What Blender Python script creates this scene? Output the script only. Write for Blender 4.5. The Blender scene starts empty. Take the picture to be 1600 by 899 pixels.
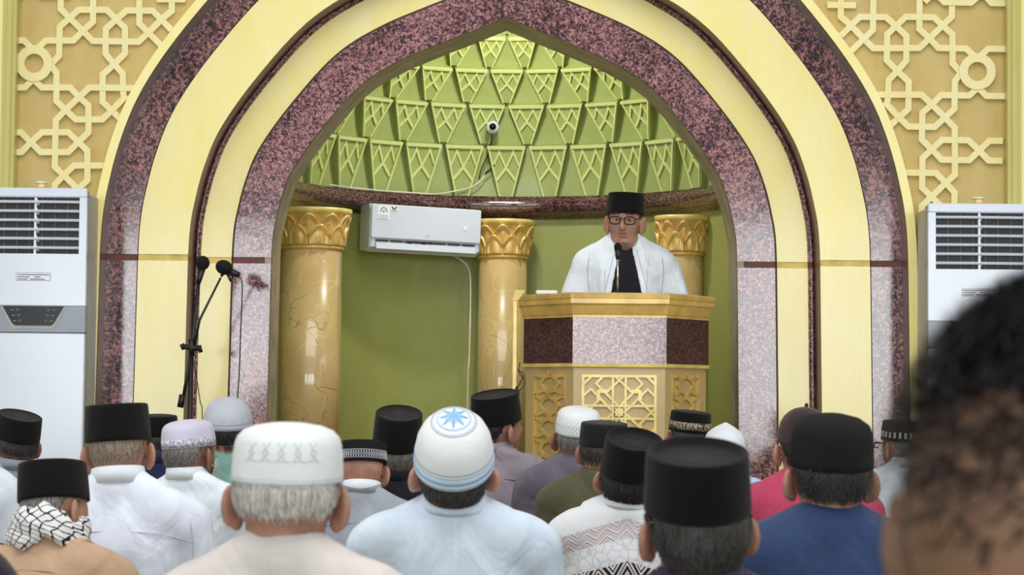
import bpy, math, random
import numpy as np
from mathutils import Matrix, Vector, noise as mnoise
from mathutils.bvhtree import BVHTree
random.seed(7); np.random.seed(7)
R = math.radians
# ------------------------------------------------------------------ camera
SC = bpy.context.scene; COL = SC.collection
FPX = 3400.0; CAMZ = 0.88; PITCH = math.atan(165.0/FPX); ROLL = R(0.5)
_f = Vector((0, math.cos(PITCH), math.sin(PITCH))); _u0 = Vector((0, -math.sin(PITCH), math.cos(PITCH))); _r0 = Vector((1, 0, 0))
_r = _r0*math.cos(ROLL)+_u0*math.sin(ROLL); _u = -_r0*math.sin(ROLL)+_u0*math.cos(ROLL)
cd = bpy.data.cameras.new('camera'); cam = bpy.data.objects.new('camera', cd); COL.objects.link(cam); SC.camera = cam
cd.sensor_width = 36; cd.lens = FPX/1600*36; cd.clip_start = .05; cd.clip_end = 200
cam.matrix_world = Matrix(((_r.x, _u.x, -_f.x, 0), (_r.y, _u.y, -_f.y, 0), (_r.z, _u.z, -_f.z, CAMZ), (0, 0, 0, 1)))
cd.dof.use_dof = True; cd.dof.focus_distance = 9.0; cd.dof.aperture_fstop = 9.0
def P(px, py, Y):
    """pixel -> world point on the plane at depth Y"""
    d = _f*FPX+_r*(px-800)-_u*(py-449.5); d = d*(Y/d.y)
    return Vector((d.x, d.y, d.z+CAMZ))
# ------------------------------------------------------------------ light
SC.view_settings.view_transform = 'Standard'; SC.view_settings.look = 'None'; SC.view_settings.gamma = 1
SC.view_settings.use_curve_mapping = False; SC.view_settings.exposure = 0.1
W = bpy.data.worlds.new('world'); SC.world = W; W.use_nodes = True
W.node_tree.nodes['Background'].inputs[0].default_value = (.93, .97, 1, 1)
W.node_tree.nodes['Background'].inputs[1].default_value = .38
def area(name, loc, target, sx, sy, energy, color=(1, 1, 1)):
    l = bpy.data.lights.new(name, 'AREA'); l.shape = 'RECTANGLE'; l.size = sx; l.size_y = sy; l.energy = energy; l.color = color
    o = bpy.data.objects.new(name, l); COL.objects.link(o); o.location = loc
    o.rotation_euler = (Vector(target)-Vector(loc)).to_track_quat('-Z', 'Y').to_euler(); return o
# bright open doors in the rear of the hall, high windows on both sides, unseen overhead fill light added for softness
area('rear_door_light', (.55, -9, 1.6), (.55, 12, 1.6), 3.2, 3.2, 230, (.95, .98, 1))
area('rear_door_light', (-4.4, -9, 1.6), (-4.4, 12, 1.6), 4.2, 3.2, 330, (.95, .98, 1))
area('rear_door_light', (4.9, -9, 1.7), (4.9, 12, 1.7), 4.2, 3.4, 350, (.95, .98, 1))
area('overhead_fill_light', (0, 3.5, 6.5), (0, 8.5, 0), 7, 5, 330, (1, .98, .95))
area('side_window_light', (-7.5, 6, 3.0), (0, 9, 1), 5, 3, 90, (.96, .98, 1))
area('side_window_light', (7.5, 6, 3.0), (0, 9, 1), 5, 3, 90, (.96, .98, 1))
# ------------------------------------------------------------------ materials
def lin(c):
    return tuple((v/255/12.92 if v/255 <= .04045 else ((v/255+.055)/1.055)**2.4) for v in c)+(1,)
class NT:
    def __init__(s, name):
        s.m = bpy.data.materials.new(name); s.m.use_nodes = True; s.t = s.m.node_tree
        s.b = s.t.nodes['Principled BSDF']; s._c = None
    def n(s, ty, **k):
        x = s.t.nodes.new(ty)
        for a, v in k.items(): setattr(x, a, v)
        return x
    def set(s, sock, v):
        if hasattr(v, 'links') and hasattr(v, 'is_output'): s.t.links.new(v, sock)
        elif v is not None: sock.default_value = v
    def coord(s, attr=None):
        if attr:
            a = s.n('ShaderNodeAttribute'); a.attribute_name = attr; return a.outputs['Vector']
        if s._c is None: s._c = s.n('ShaderNodeTexCoord').outputs['Object']
        return s._c
    def mapv(s, v, scale=(1, 1, 1), rot=(0, 0, 0)):
        x = s.n('ShaderNodeMapping'); s.set(x.inputs[0], v); x.inputs['Scale'].default_value = scale; x.inputs['Rotation'].default_value = rot; return x.outputs[0]
    def noise(s, v, scale, detail=3, rough=.55, dist=0):
        x = s.n('ShaderNodeTexNoise'); s.set(x.inputs['Vector'], v); x.inputs['Scale'].default_value = scale
        x.inputs['Detail'].default_value = detail; x.inputs['Roughness'].default_value = rough; x.inputs['Distortion'].default_value = dist; return x.outputs['Fac']
    def voro(s, v, scale, feature='F1', out='Distance'):
        x = s.n('ShaderNodeTexVoronoi', feature=feature); s.set(x.inputs['Vector'], v); x.inputs['Scale'].default_value = scale; return x.outputs[out]
    def ramp(s, f, stops, interp='LINEAR'):
        x = s.n('ShaderNodeValToRGB'); s.set(x.inputs[0], f); x.color_ramp.interpolation = interp
        while len(x.color_ramp.elements) < len(stops): x.color_ramp.elements.new(.5)
        for e, (p, c) in zip(x.color_ramp.elements, stops): e.position = p; e.color = lin(c) if len(c) == 3 else c
        return x.outputs[0]
    def math(s, op, a, b=None, c=None):
        x = s.n('ShaderNodeMath', operation=op)
        for i, v in enumerate((a, b, c)):
            if v is not None: s.set(x.inputs[i], v)
        return x.outputs[0]
    def mix(s, f, a, b, mode='MIX'):
        x = s.n('ShaderNodeMix', data_type='RGBA', blend_type=mode)
        s.set(x.inputs[0], f); s.set(x.inputs[6], a); s.set(x.inputs[7], b); return x.outputs[2]
    def bump(s, h, strength=.3, dist=.01, prev=None):
        x = s.n('ShaderNodeBump'); s.set(x.inputs['Height'], h); x.inputs['Strength'].default_value = strength; x.inputs['Distance'].default_value = dist
        if prev is not None: s.set(x.inputs['Normal'], prev)
        return x.outputs[0]
    def fin(s, col, rough=.5, metal=0, nrm=None, coat=0, spec=.5, sss=0, sheen=0, crough=.1):
        b = s.b; s.set(b.inputs['Base Color'], col); s.set(b.inputs['Roughness'], rough); b.inputs['Metallic'].default_value = metal
        b.inputs['Coat Weight'].default_value = coat; b.inputs['Coat Roughness'].default_value = crough; b.inputs['Specular IOR Level'].default_value = spec
        if nrm is not None: s.set(b.inputs['Normal'], nrm)
        if sss: b.inputs['Subsurface Weight'].default_value = sss; b.inputs['Subsurface Radius'].default_value = (.01, .004, .002); b.inputs['Subsurface Scale'].default_value = .5
        if sheen: b.inputs['Sheen Weight'].default_value = sheen
        return s.m
def simple(name, c, rough=.5, metal=0, var=.12, scale=8, bs=0, bstr=.2, coat=0, spec=.5, attr=None):
    t = NT(name); v = t.coord(attr); n = t.noise(v, scale, 4)
    lo = tuple(x*(1-var) for x in c); hi = tuple(min(255, x*(1+var)) for x in c)
    col = t.ramp(n, [(.3, lo), (.7, hi)])
    nr = t.bump(t.noise(v, bs, 4), bstr, .004) if bs else None
    return t.fin(col, rough, metal, nr, coat, spec)
def m_granite(name, dark, mid, light, scale=70, coat=.45, rough=.3):
    t = NT(name); v = t.coord(); w = t.noise(v, scale, 4, .7, .9); big = t.noise(v, 3, 3)
    w2 = t.math('ADD', w, t.math('MULTIPLY', t.math('SUBTRACT', big, .5), .18))
    col = t.ramp(w2, [(.42, dark), (.485, mid), (.53, tuple((a+b)/2 for a, b in zip(mid, light))), (.58, light)])
    nr = t.bump(t.noise(v, 14, 3), .12, .004)
    return t.fin(col, t.ramp(big, [(.3, (rough*230,)*3), (.7, (rough*360,)*3)]), 0, nr, coat)
def m_paint(name, c, c2, rough=.35, coat=.25, vs=(1.5, 1.5, .6), bump=.12):
    t = NT(name); v = t.coord(); n = t.noise(t.mapv(v, vs), 4, 5, .65); n2 = t.noise(t.mapv(v, (14, 14, 2.2)), 5, 4, .7)
    col = t.mix(t.ramp(n, [(.35, (0, 0, 0, 1)), (.65, (1, 1, 1, 1))]), lin(c), lin(c2))
    col = t.mix(t.math('MULTIPLY', n2, .16), col, lin(tuple(x*.72 for x in c2)))
    nr = t.bump(n2, bump, .004); nr = t.bump(t.noise(v, 3, 2), .15, .02, nr)
    return t.fin(col, rough, 0, nr, coat)
def m_column():
    t = NT('gold_marble'); v = t.coord(); n = t.noise(v, 3, 3)
    base = t.ramp(n, [(.3, (190, 160, 104)), (.7, (214, 186, 128))])
    wv = t.n('ShaderNodeVectorMath', operation='ADD'); nz = t.n('ShaderNodeTexNoise'); t.set(nz.inputs['Vector'], v); nz.inputs['Scale'].default_value = 4
    sc = t.n('ShaderNodeVectorMath', operation='SCALE'); t.set(sc.inputs[0], nz.outputs['Color']); sc.inputs['Scale'].default_value = .35
    t.set(wv.inputs[0], v); t.set(wv.inputs[1], sc.outputs[0])
    e = t.voro(t.mapv(wv.outputs[0], (1, 1, .6)), 3.4, 'DISTANCE_TO_EDGE')
    e2 = t.voro(t.mapv(wv.outputs[0], (1.1, .9, .7), (.4, .3, 1)), 4.3, 'DISTANCE_TO_EDGE')
    brk = t.noise(v, 6, 2)
    f1 = t.math('MULTIPLY', t.ramp(e, [(.0, (1, 1, 1, 1)), (.008, (0, 0, 0, 1))]), t.ramp(brk, [(.42, (0, 0, 0, 1)), (.55, (1, 1, 1, 1))]))
    f2 = t.math('MULTIPLY', t.ramp(e2, [(.0, (1, 1, 1, 1)), (.016, (0, 0, 0, 1))]), .55)
    col = t.mix(f1, base, lin((120, 84, 34))); col = t.mix(f2, col, lin((232, 208, 130)))
    return t.fin(col, .3, 0, None, 1.0, crough=.04)
def m_cloth(name, c, var=.06, rough=.85, wr=.8, sheen=.15, weave=True, stains=None):
    t = NT(name); v = t.coord('rest'); n = t.noise(v, 9, 3)
    col = t.ramp(n, [(.3, tuple(x*(1-var) for x in c)), (.7, tuple(min(255, x*(1+var)) for x in c))])
    if stains:
        s = t.noise(v, 7, 1, .4); col = t.mix(t.ramp(s, [(.6, (0, 0, 0, 1)), (.66, (1, 1, 1, 1))]), col, lin(stains))
    nr = t.bump(t.noise(t.mapv(v, (1, 1, .6), (.2, .5, .3)), 8, 3, .5, .8), wr, .03)
    nr = t.bump(t.noise(v, 500, 1), .08, .001, nr)
    return t.fin(col, rough, 0, nr, 0, .25, 0, sheen)
def m_skin(name, c):
    t = NT(name); v = t.coord('rest'); n = t.noise(v, 16, 4)
    col = t.ramp(n, [(.3, tuple(x*.86 for x in c)), (.7, tuple(min(255, x*1.1) for x in c))])
    col = t.mix(t.math('MULTIPLY', t.noise(v, 60, 3), .1), col, lin((c[0]*.8, c[1]*.6, c[2]*.55)))
    nr = t.bump(t.noise(t.mapv(v, (1, 1, 3)), 60, 3), .2, .003)
    return t.fin(col, .5, 0, nr, 0, .4, .12)
def m_hair(name, c, c2):
    t = NT(name); v = t.coord('rest'); n = t.noise(t.mapv(v, (240, 240, 30)), 1, 3)
    col = t.ramp(n, [(.35, c), (.65, c2)])
    return t.fin(col, .55, 0, t.bump(n, .5, .003), 0, .4)
M = {}
M['wall'] = m_paint('ochre_wall_paint', (196, 170, 98), (206, 182, 112), .5, .1)
M['lattice'] = m_paint('pale_gold_lattice', (236, 222, 150), (240, 230, 172), .4, .2)
M['yellow'] = m_paint('pale_yellow_paint', (250, 234, 142), (252, 240, 168), .3, .4)
M['granite'] = m_granite('red_granite', (46, 24, 30), (104, 66, 72), (186, 134, 134))
M['granite_out'] = m_granite('dark_red_granite', (38, 22, 28), (82, 52, 56), (176, 122, 120), 58)
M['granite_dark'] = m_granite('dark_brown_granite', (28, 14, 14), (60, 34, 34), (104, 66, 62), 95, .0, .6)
M['cornice'] = m_granite('cornice_granite', (40, 20, 22), (72, 44, 46), (128, 90, 92), 70, .8, .2)
M['brown'] = simple('brown_paint', (112, 84, 68), .45, coat=.3)
M['joint'] = simple('rough_joint_brown', (104, 58, 52), .6, bs=30, bstr=.6)
M['dark'] = simple('dark_line', (62, 52, 44), .6)
M['soffit'] = simple('taupe_paint', (168, 156, 132), .6, bs=20)
M['green'] = m_paint('green_wall_paint', (158, 164, 88), (164, 170, 96), .5, .15, (1.5, 1.5, 1.2), .1)
M['dome'] = m_paint('dome_green', (160, 172, 100), (168, 180, 110), .5, .15)
M['rib'] = m_paint('dome_rib_green', (212, 220, 140), (220, 228, 154), .45, .2)
M['frame'] = m_paint('olive_trim', (192, 184, 100), (198, 192, 112), .4, .25)
M['column'] = m_column()
M['gold'] = simple('gold_paint', (216, 178, 98), .34, .15, .1, 12, 25, .2, .3)
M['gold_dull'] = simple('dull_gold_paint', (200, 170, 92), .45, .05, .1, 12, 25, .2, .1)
M['gold_light'] = simple('light_gold_paint', (232, 208, 124), .35, .1, .08, 12, 25, .2, .3)
M['body'] = simple('lectern_beige', (192, 166, 112), .45, 0, .05, 4, 0, 0, .2)
M['mauve'] = simple('mauve_board', (150, 130, 144), .6)
M['white'] = simple('white_plastic', (212, 220, 232), .2, 0, .015, 3, 0, 0, .25)
M['acgrey'] = simple('grey_plastic', (168, 166, 160), .4, 0, .03)
M['acdarkgrey'] = simple('dark_grey_plastic', (84, 80, 76), .4, 0, .03)
M['silver'] = simple('silver_plastic', (132, 138, 146), .3, .2, .03)
M['black'] = simple('black_plastic', (16, 16, 17), .45, 0, .1)
M['foam'] = simple('black_foam', (14, 13, 14), .95, 0, .2, 60, 400, .8)
M['gloss'] = simple('gloss_black', (10, 11, 13), .25, 0, .05, spec=.3)
M['ink'] = simple('grey_ink', (120, 126, 140), .6)
M['paper'] = simple('paper_white', (236, 238, 240), .6, 0, .01)
M['cable_white'] = simple('white_cable', (214, 214, 196), .5)
M['metal'] = simple('chrome', (210, 210, 210), .2, .9, .03)
M['carpet'] = simple('green_carpet', (120, 112, 80), .95, 0, .2, 30, 300, .5)
M['platform'] = simple('platform_wood', (120, 84, 50), .5)
# ------------------------------------------------------------------ helpers
def mesh(name, v, f, m=None, parent=None, smooth=False, rest=None):
    me = bpy.data.meshes.new(name)
    v = np.asarray(v, dtype=float).reshape(-1, 3)
    me.from_pydata([tuple(p) for p in v], [], [tuple(int(i) for i in q) for q in f])
    if smooth: me.polygons.foreach_set('use_smooth', [True]*len(me.polygons))
    if rest is not None:
        a = me.attributes.new('rest', 'FLOAT_VECTOR', 'POINT'); a.data.foreach_set('vector', np.asarray(rest, dtype=np.float32).ravel())
    if m is not None: me.materials.append(m)
    me.update()
    return link(name, me, parent)
def link(name, me, parent=None):
    o = bpy.data.objects.new(name, me); COL.objects.link(o)
    if parent is not None: o.parent = parent
    return o
def tag(o, label=None, cat=None, group=None, kind=None):
    if label: o['label'] = label
    if cat: o['category'] = cat
    if group: o['group'] = group
    if kind: o['kind'] = kind
    return o
def empty(name, loc=(0, 0, 0), rz=0):
    o = bpy.data.objects.new(name, None); COL.objects.link(o); o.location = loc; o.rotation_euler = (0, 0, rz); o.empty_display_size = .1; return o
class G:
    """collects simple solids into one mesh"""
    def __init__(s): s.v = []; s.f = []
    def add(s, v, f):
        k = len(s.v); s.v += [tuple(p) for p in v]; s.f += [tuple(i+k for i in q) for q in f]; return s
    def box(s, a, b, bev=0.0):
        (x0, y0, z0), (x1, y1, z1) = a, b
        if not bev:
            v = [(x, y, z) for z in (z0, z1) for x, y in ((x0, y0), (x1, y0), (x1, y1), (x0, y1))]
            return s.add(v, [(3, 2, 1, 0), (4, 5, 6, 7), (0, 1, 5, 4), (1, 2, 6, 5), (2, 3, 7, 6), (3, 0, 4, 7)])
        # rounded in plan (x,y) corners and top/bottom chamfer
        pl = []
        for cx, cy, a0 in ((x1-bev, y1-bev, 0), (x0+bev, y1-bev, 90), (x0+bev, y0+bev, 180), (x1-bev, y0+bev, 270)):
            for k in range(4): pl.append((cx, cy, math.cos(R(a0+30*k)), math.sin(R(a0+30*k))))
        return s.loft([[(cx+c*bev*q, cy+d*bev*q, z) for cx, cy, c, d in pl] for z, q in ((z0, .3), (z0+bev*.7, 1), (z1-bev*.7, 1), (z1, .3))])
    def loft(s, rings, closed=True, caps=True):
        n = len(rings[0]); v = [p for r in rings for p in r]; f = []
        for i in range(len(rings)-1):
            for j in range(n if closed else n-1):
                a = i*n+j; b = i*n+(j+1) % n; f.append((a, b, b+n, a+n))
        if caps and closed: f.append(tuple(range(n-1, -1, -1))); f.append(tuple(range((len(rings)-1)*n, len(rings)*n)))
        return s.add(v, f)
    def tube(s, pts, r, n=8):
        pts = [Vector(p) for p in pts]; rr = r if isinstance(r, (list, tuple)) else [r]*len(pts); rings = []
        ref = Vector((0, 0, 1))
        for i, p in enumerate(pts):
            t = (pts[min(i+1, len(pts)-1)]-pts[max(i-1, 0)]).normalized()
            if abs(t.dot(ref)) > .95: ref = Vector((1, 0, 0)) if abs(t.x) < .9 else Vector((0, 1, 0))
            a = t.cross(ref).normalized(); b = t.cross(a); ref = a.cross(t) if False else ref
            rings.append([p+(a*math.cos(2*math.pi*k/n)+b*math.sin(2*math.pi*k/n))*rr[i] for k in range(n)])
        return s.loft(rings)
    def lathe(s, prof, n=24, c=(0, 0, 0), ax=1.0, ay=1.0):
        rings = [[(c[0]+r*ax*math.cos(2*math.pi*k/n), c[1]+r*ay*math.sin(2*math.pi*k/n), c[2]+z) for k in range(n)] for r, z in prof]
        return s.loft(rings)
    def prism(s, poly, d0, d1, fn):
        """poly of 2-D points, extruded between d0 and d1 by fn(u,v,d)"""
        n = len(poly); v = [fn(a, b, d0) for a, b in poly]+[fn(a, b, d1) for a, b in poly]
        return s.add(v, [tuple(range(n-1, -1, -1)), tuple(range(n, 2*n))]+[(i, (i+1) % n, n+(i+1) % n, n+i) for i in range(n)])
    def build(s, name, m, parent=None, smooth=False, rest=None): return mesh(name, s.v, s.f, m, parent, smooth, rest)
def bend(pts, n=6):
    """Catmull-Rom through points"""
    p = [Vector(q) for q in pts]; p = [p[0]*2-p[1]]+p+[p[-1]*2-p[-2]]; out = []
    for i in range(1, len(p)-2):
        for k in range(n):
            t = k/n; a, b, c, d = p[i-1], p[i], p[i+1], p[i+2]
            out.append(.5*((2*b)+(c-a)*t+(2*a-5*b+4*c-d)*t*t+(3*b-a-3*c+d)*t**3))
    out.append(p[-2]); return out
def bar_strip(g, pts, w, fn, d0, d1):
    """mitred flat bar along a 2-D polyline"""
    p = [np.array(q, float) for q in pts]; L = []; Rr = []
    for i in range(len(p)):
        t0 = p[i]-p[i-1] if i else p[1]-p[0]; t1 = p[i+1]-p[i] if i < len(p)-1 else t0
        t0 = t0/np.linalg.norm(t0); t1 = t1/np.linalg.norm(t1); n0 = np.array((-t0[1], t0[0])); n1 = np.array((-t1[1], t1[0]))
        m = n0+n1; m = m/np.linalg.norm(m); k = w/2/max(.4, m.dot(n0)); L.append(p[i]+m*k); Rr.append(p[i]-m*k)
    rings = [[fn(*L[i], d0), fn(*L[i], d1), fn(*Rr[i], d1), fn(*Rr[i], d0)] for i in range(len(p))]
    g.loft(rings)
# ------------------------------------------------------------------ the setting
g = G(); g.box((-7, -9.5, -.05), (7, 10.9, 0)); tag(g.build('floor', M['carpet']), kind='structure')
CIN = [(412, 900), (417, 650), (419.4, 560), (421.5, 480), (425, 380), (432, 337), (443, 297), (460, 259), (502, 201), (563, 133), (621, 96), (686, 68), (740, 47), (795, 26)]
YIN = 10.91
cin = [P(x, y, YIN) for x, y in CIN]; XC = cin[-1].x-.012
cin[-1].x = XC; cin[0].z = 0.0
crv = [np.array((p.x-XC, p.z)) for p in bend(cin, 7)]
def off(dpx, Y, real=False):
    """the arch line (left half, floor to apex) moved outwards by dpx photo pixels, on the plane at depth Y"""
    d = dpx/FPX*YIN; out = []
    for i in range(len(crv)):
        t = crv[min(i+1, len(crv)-1)]-crv[max(i-1, 0)]; t = t/np.linalg.norm(t); n = np.array((-t[1], t[0])); q = crv[i]+n*d
        if i == len(crv)-1: q = q+t*(-q[0]/t[0])
        out.append(q)
    if not real: out = [np.array((q[0]*Y/YIN, CAMZ+(q[1]-CAMZ)*Y/YIN)) for q in out]
    out[0][1] = 0; out = [np.array((min(q[0], 0), max(q[1], 0))) for q in out]
    return out
def both(c): return [(XC+x, z) for x, z in c]+[(XC-x, z) for x, z in c[-2::-1]]
ZJ = 1.535
def section(a, b, lo, hi):
    """keep the points of paired curves whose inner height is in [lo,hi], with cut points added"""
    ra, rb = [], []
    for i in range(len(a)):
        z = a[i][1]
        if i:
            z0 = a[i-1][1]
            for c in (lo, hi):
                if (z0-c)*(z-c) < 0:
                    t = (c-z0)/(z-z0); ra.append(tuple(np.array(a[i-1])*(1-t)+np.array(a[i])*t)); q = np.array(b[i-1])*(1-t)+np.array(b[i])*t; rb.append((q[0], c))
        if lo <= z <= hi: ra.append(tuple(a[i])); rb.append(tuple(b[i]))
    return ra, rb
def band_mesh(name, a, Ya, b, Yb, back, m, parent=None, bulge=0):
    rings = []
    for p, q in zip(a, b):
        r = [(p[0], Ya, p[1])]
        if bulge:
            for k in range(1, 5):
                t = k/5; r.append((p[0]*(1-t)+q[0]*t, Ya*(1-t)+Yb*t-bulge*math.sin(math.pi*t), p[1]*(1-t)+q[1]*t))
        r += [(q[0], Yb, q[1]), (q[0], back, q[1]), (p[0], back, p[1])]; rings.append(r)
    return G().loft(rings).build(name, m, parent)
tn = [0]
def band(d0, Y0, d1, Y1, m, label, split=True, bulge=0, real=False, jm=None):
    tn[0] += 1; a = off(d0, Y0, real); b = off(d1, Y1, real); back = max(Y0, Y1)+.035
    A, B = both(a), both(b); n = len(a)
    if not split:
        return tag(band_mesh('trim_%d' % tn[0], A, Y0, B, Y1, back, m, None, bulge), label, kind='structure')
    e = empty('trim_%d' % tn[0]); tag(e, label, kind='structure')
    jh = .016
    for side, (aa, bb) in enumerate(((A[:n], B[:n]), (A[n-1:], B[n-1:]))):
        ra, rb = section(aa, bb, -1, ZJ-jh); band_mesh('jamb', ra, Y0, rb, Y1, back, m, e, bulge)
        ra, rb = section(aa, bb, ZJ-jh, ZJ+jh); band_mesh('joint', ra, Y0+.004, rb, Y1+.004, back, jm or m, e, bulge)
        ra, rb = section(aa, bb, ZJ+jh, 9); band_mesh('arch_half', ra, Y0, rb, Y1, back, m, e, bulge)
    return e
a = both(off(0, YIN)); rings = [[(x, YIN-.004, z), (x, 11.34, z)] for x, z in a]
tn[0] += 1
o0 = both(off(0, YIN)); o1 = both(off(10, YIN, True))
tag(G().loft([[(p[0], YIN+.002, p[1]), (p[0], 11.34, p[1]), (q[0], 11.34, q[1]), (q[0], YIN+.002, q[1])] for p, q in zip(o0, o1)]).build('trim_%d' % tn[0], M['soffit']), 'taupe painted inner reveal of the pointed arch', kind='structure')
band(0, YIN, 59, YIN, M['granite'], 'speckled red granite band framing the niche opening', jm=M['joint'])
band(59, YIN, 62, 10.93, M['dark'], 'thin dark line around the inner granite band', False)
band(62, 10.93, 110, 10.93, M['yellow'], 'inner glossy pale yellow arch band', jm=simple('yellow_joint', (222, 196, 104), .5, bs=30, bstr=.5))
band(110, 10.93, 120, 10.93, M['granite'], 'thin rounded granite moulding between the two yellow bands', jm=M['joint'], bulge=.02)
band(120, 10.93, 130, 10.74, M['brown'], 'brown painted step beside the thin granite moulding', False)
band(130, 10.74, 208, 10.74, M['yellow'], 'wide glossy pale yellow arch band', jm=simple('yellow_joint_wide', (222, 196, 104), .5, bs=30, bstr=.5))
band(208, 10.742, 209.5, 10.752, M['dark'], 'dark seam between wide yellow band and outer granite', False)
band(209.5, 10.75, 258, 10.75, M['granite_out'], 'outer dark red granite arch band', jm=M['joint'])
band(258, 10.75, 268, 10.58, M['brown'], 'brown painted step inside the outermost trim', False)
band(268, 10.58, 282, 10.58, M['yellow'], 'outermost raised pale yellow arch trim', False)
band(281, 10.581, 282.5, 10.70, M['yellow'], 'outer edge of the raised yellow trim', False)
# wall field around the arch
c0 = both(off(280, 10.66)); n = len(c0); WX, WZ = 7.0, 6.5; outer = []
for x, z in c0:
    t = math.atan2(max(z, 0), x-XC); c, s = math.cos(t), math.sin(t); k = min(WX/max(abs(c), 1e-6), WZ/max(s, 1e-6)); outer.append((XC+c*k, s*k))
V = []; F = []
for (x, z), (X, Z) in zip(c0, outer):
    for k in range(4): V.append((x+(X-x)*k/3, 10.66, z+(Z-z)*k/3))
for i in range(n-1):
    for k in range(3): a_ = i*4+k; F.append((a_, a_+1, a_+5, a_+4))
# the two top corners
def corner(i, sx):
    k = len(V); V.append((XC+sx*WX, 10.66, WZ)); F.append((i*4+3, (i+1)*4+3, k))
for i in range(n-1):
    x0, z0 = outer[i]; x1, z1 = outer[i+1]
    if abs(abs(x0-XC)-WX) < 1e-4 and abs(z1-WZ) < 1e-4 and z0 < WZ-1e-4: corner(i, -1)
    if abs(z0-WZ) < 1e-4 and z1 < WZ-1e-4: corner(i, 1)
tag(mesh('wall_front', V, F, M['wall']), 'ochre painted wall field around the arch', kind='structure')
a = both(off(5, YIN, True)); b = both(off(170, YIN, True)); band_b = G()
band_b.loft([[(p[0], 11.32, p[1]), (q[0], 11.32, q[1]), (q[0], 11.36, q[1]), (p[0], 11.36, p[1])] for p, q in zip(a, b)])  # unseen ring added to stop light leaking in between arch and dome
tag(band_b.build('wall_light_seal', M['green']), 'unseen green ring behind the arch wall sealing out stray light', kind='structure')
# vertical framing strips at the outer edges of the lattice fields
for side in (0, 1):
    px = 15 if side == 0 else 1582
    c = P(px, 200, 10.62).x; tn[0] += 1
    g = G(); g.box((c-.033, 10.58, 0), (c+.033, 10.66, 6)); g.box((c-.012, 10.57, 0), (c+.012, 10.6, 6))
    tag(g.build('trim_%d' % tn[0], M['frame']), 'olive gold upright moulding beside the %s lattice' % ('left', 'right')[side], kind='structure')
    s = -1 if side == 0 else 1; tn[0] += 1
    g = G(); g.box((c+s*.05-.012, 10.60, 0), (c+s*.05+.012, 10.66, 6)); tag(g.build('trim_%d' % tn[0], M['yellow']), 'thin yellow strip outside the %s upright moulding' % ('left', 'right')[side], kind='structure')
# ------------------------------------------------------------------ geometric lattice
LAT = [
 [(95, -30), (95, 14), (145, 64), (216.5, 65.5), (232, 51), (255, 28), (268.5, 17), (268.5, -14)],
 [(80, 100), (92.5, 87), (93.5, 42), (123, 15.5), (167, 15.5), (195.5, 43.5), (195.5, 83.5), (178, 101), (160.5, 117), (160.5, 159.5), (175, 173), (193, 191)],
 [(146, -30), (145.5, 34), (129, 49), (115, 63.5), (72, 63.5), (58, 76)],
 [(268, 47), (239, 17), (198, 16.5), (181, 31), (165.5, 45.5), (165, 84), (179, 101), (192, 115), (193, 150)],
 [(218, -30), (218, 37), (256, 75)],
 [(245, -1), (290, -1)],
 [(10, 137), (39, 137), (52, 124)], [(52, 124), (66, 137), (110, 137), (124, 152), (138.5, 165), (138.5, 207), (123, 222), (107, 238), (64, 238), (48, 222), (33, 207), (12, 207)],
 [(80, 102), (88.7, 115), (88.5, 158), (103, 172), (119, 187), (160, 187), (175, 173), (198, 149)],
 [(210, 138), (140, 137), (124, 152), (103, 172), (87.5, 188), (86, 261), (100, 274), (121, 295), (137, 311), (137, 340)],
 [(12, 238), (34, 238), (49, 222), (66, 207), (107, 207), (123, 222), (137, 236), (137, 282), (122, 296), (104, 314)],
 [(86, 330), (86, 289), (100, 274), (116, 259), (166, 259)],
 [(10, 63.5), (38, 63.5), (50, 76)],
]
for l_ in ([(138.5, 207), (123, 222), (107, 238), (64, 238), (48, 222), (33, 207), (12, 207)], [(12, 238), (34, 238), (49, 222), (66, 207), (107, 207), (123, 222), (137, 236), (137, 282), (122, 296), (104, 314)], [(87.5, 225), (86, 261), (100, 274), (121, 295), (140, 314)], [(80, 294), (100, 274), (116, 259), (215, 259), (232, 243)]):
    LAT.append([(x_, 199-y_) for x_, y_ in l_])   # the pattern mirrors about the ring
def lattice(side):
    e = empty('wall_lattice', (XC+(-1 if side == 0 else 1)*2.2, 10.66, 2.4))
    tag(e, 'raised pale gold geometric lattice on the wall %s of the arch' % ('left', 'right')[side], 'lattice', 'lattices beside the arch')
    s = 1 if side == 0 else -1; ox = e.location
    def fn(px, py, d): p = P(px, py, 10.64); return (XC+s*(p.x-XC)-ox.x, 10.66-d-ox.y, p.z-ox.z)
    for i, l in enumerate(LAT):
        g = G(); bar_strip(g, l, 9.6, fn, -.005, .024+.0004*i); g.build('lattice_bar', M['lattice'], e)
    g = G(); rings = []
    for k in range(33):
        t = 2*math.pi*k/32; c, q = math.cos(t), math.sin(t)
        rings.append([fn(54+15*c, 99.5+15*q, -.005), fn(54+15*c, 99.5+15*q, .033), fn(54+28.5*c, 99.5+28.5*q, .033), fn(54+28.5*c, 99.5+28.5*q, -.005)])
    g.loft(rings, True, False); g.build('ring', M['lattice'], e)
lattice(0); lattice(1)
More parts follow.
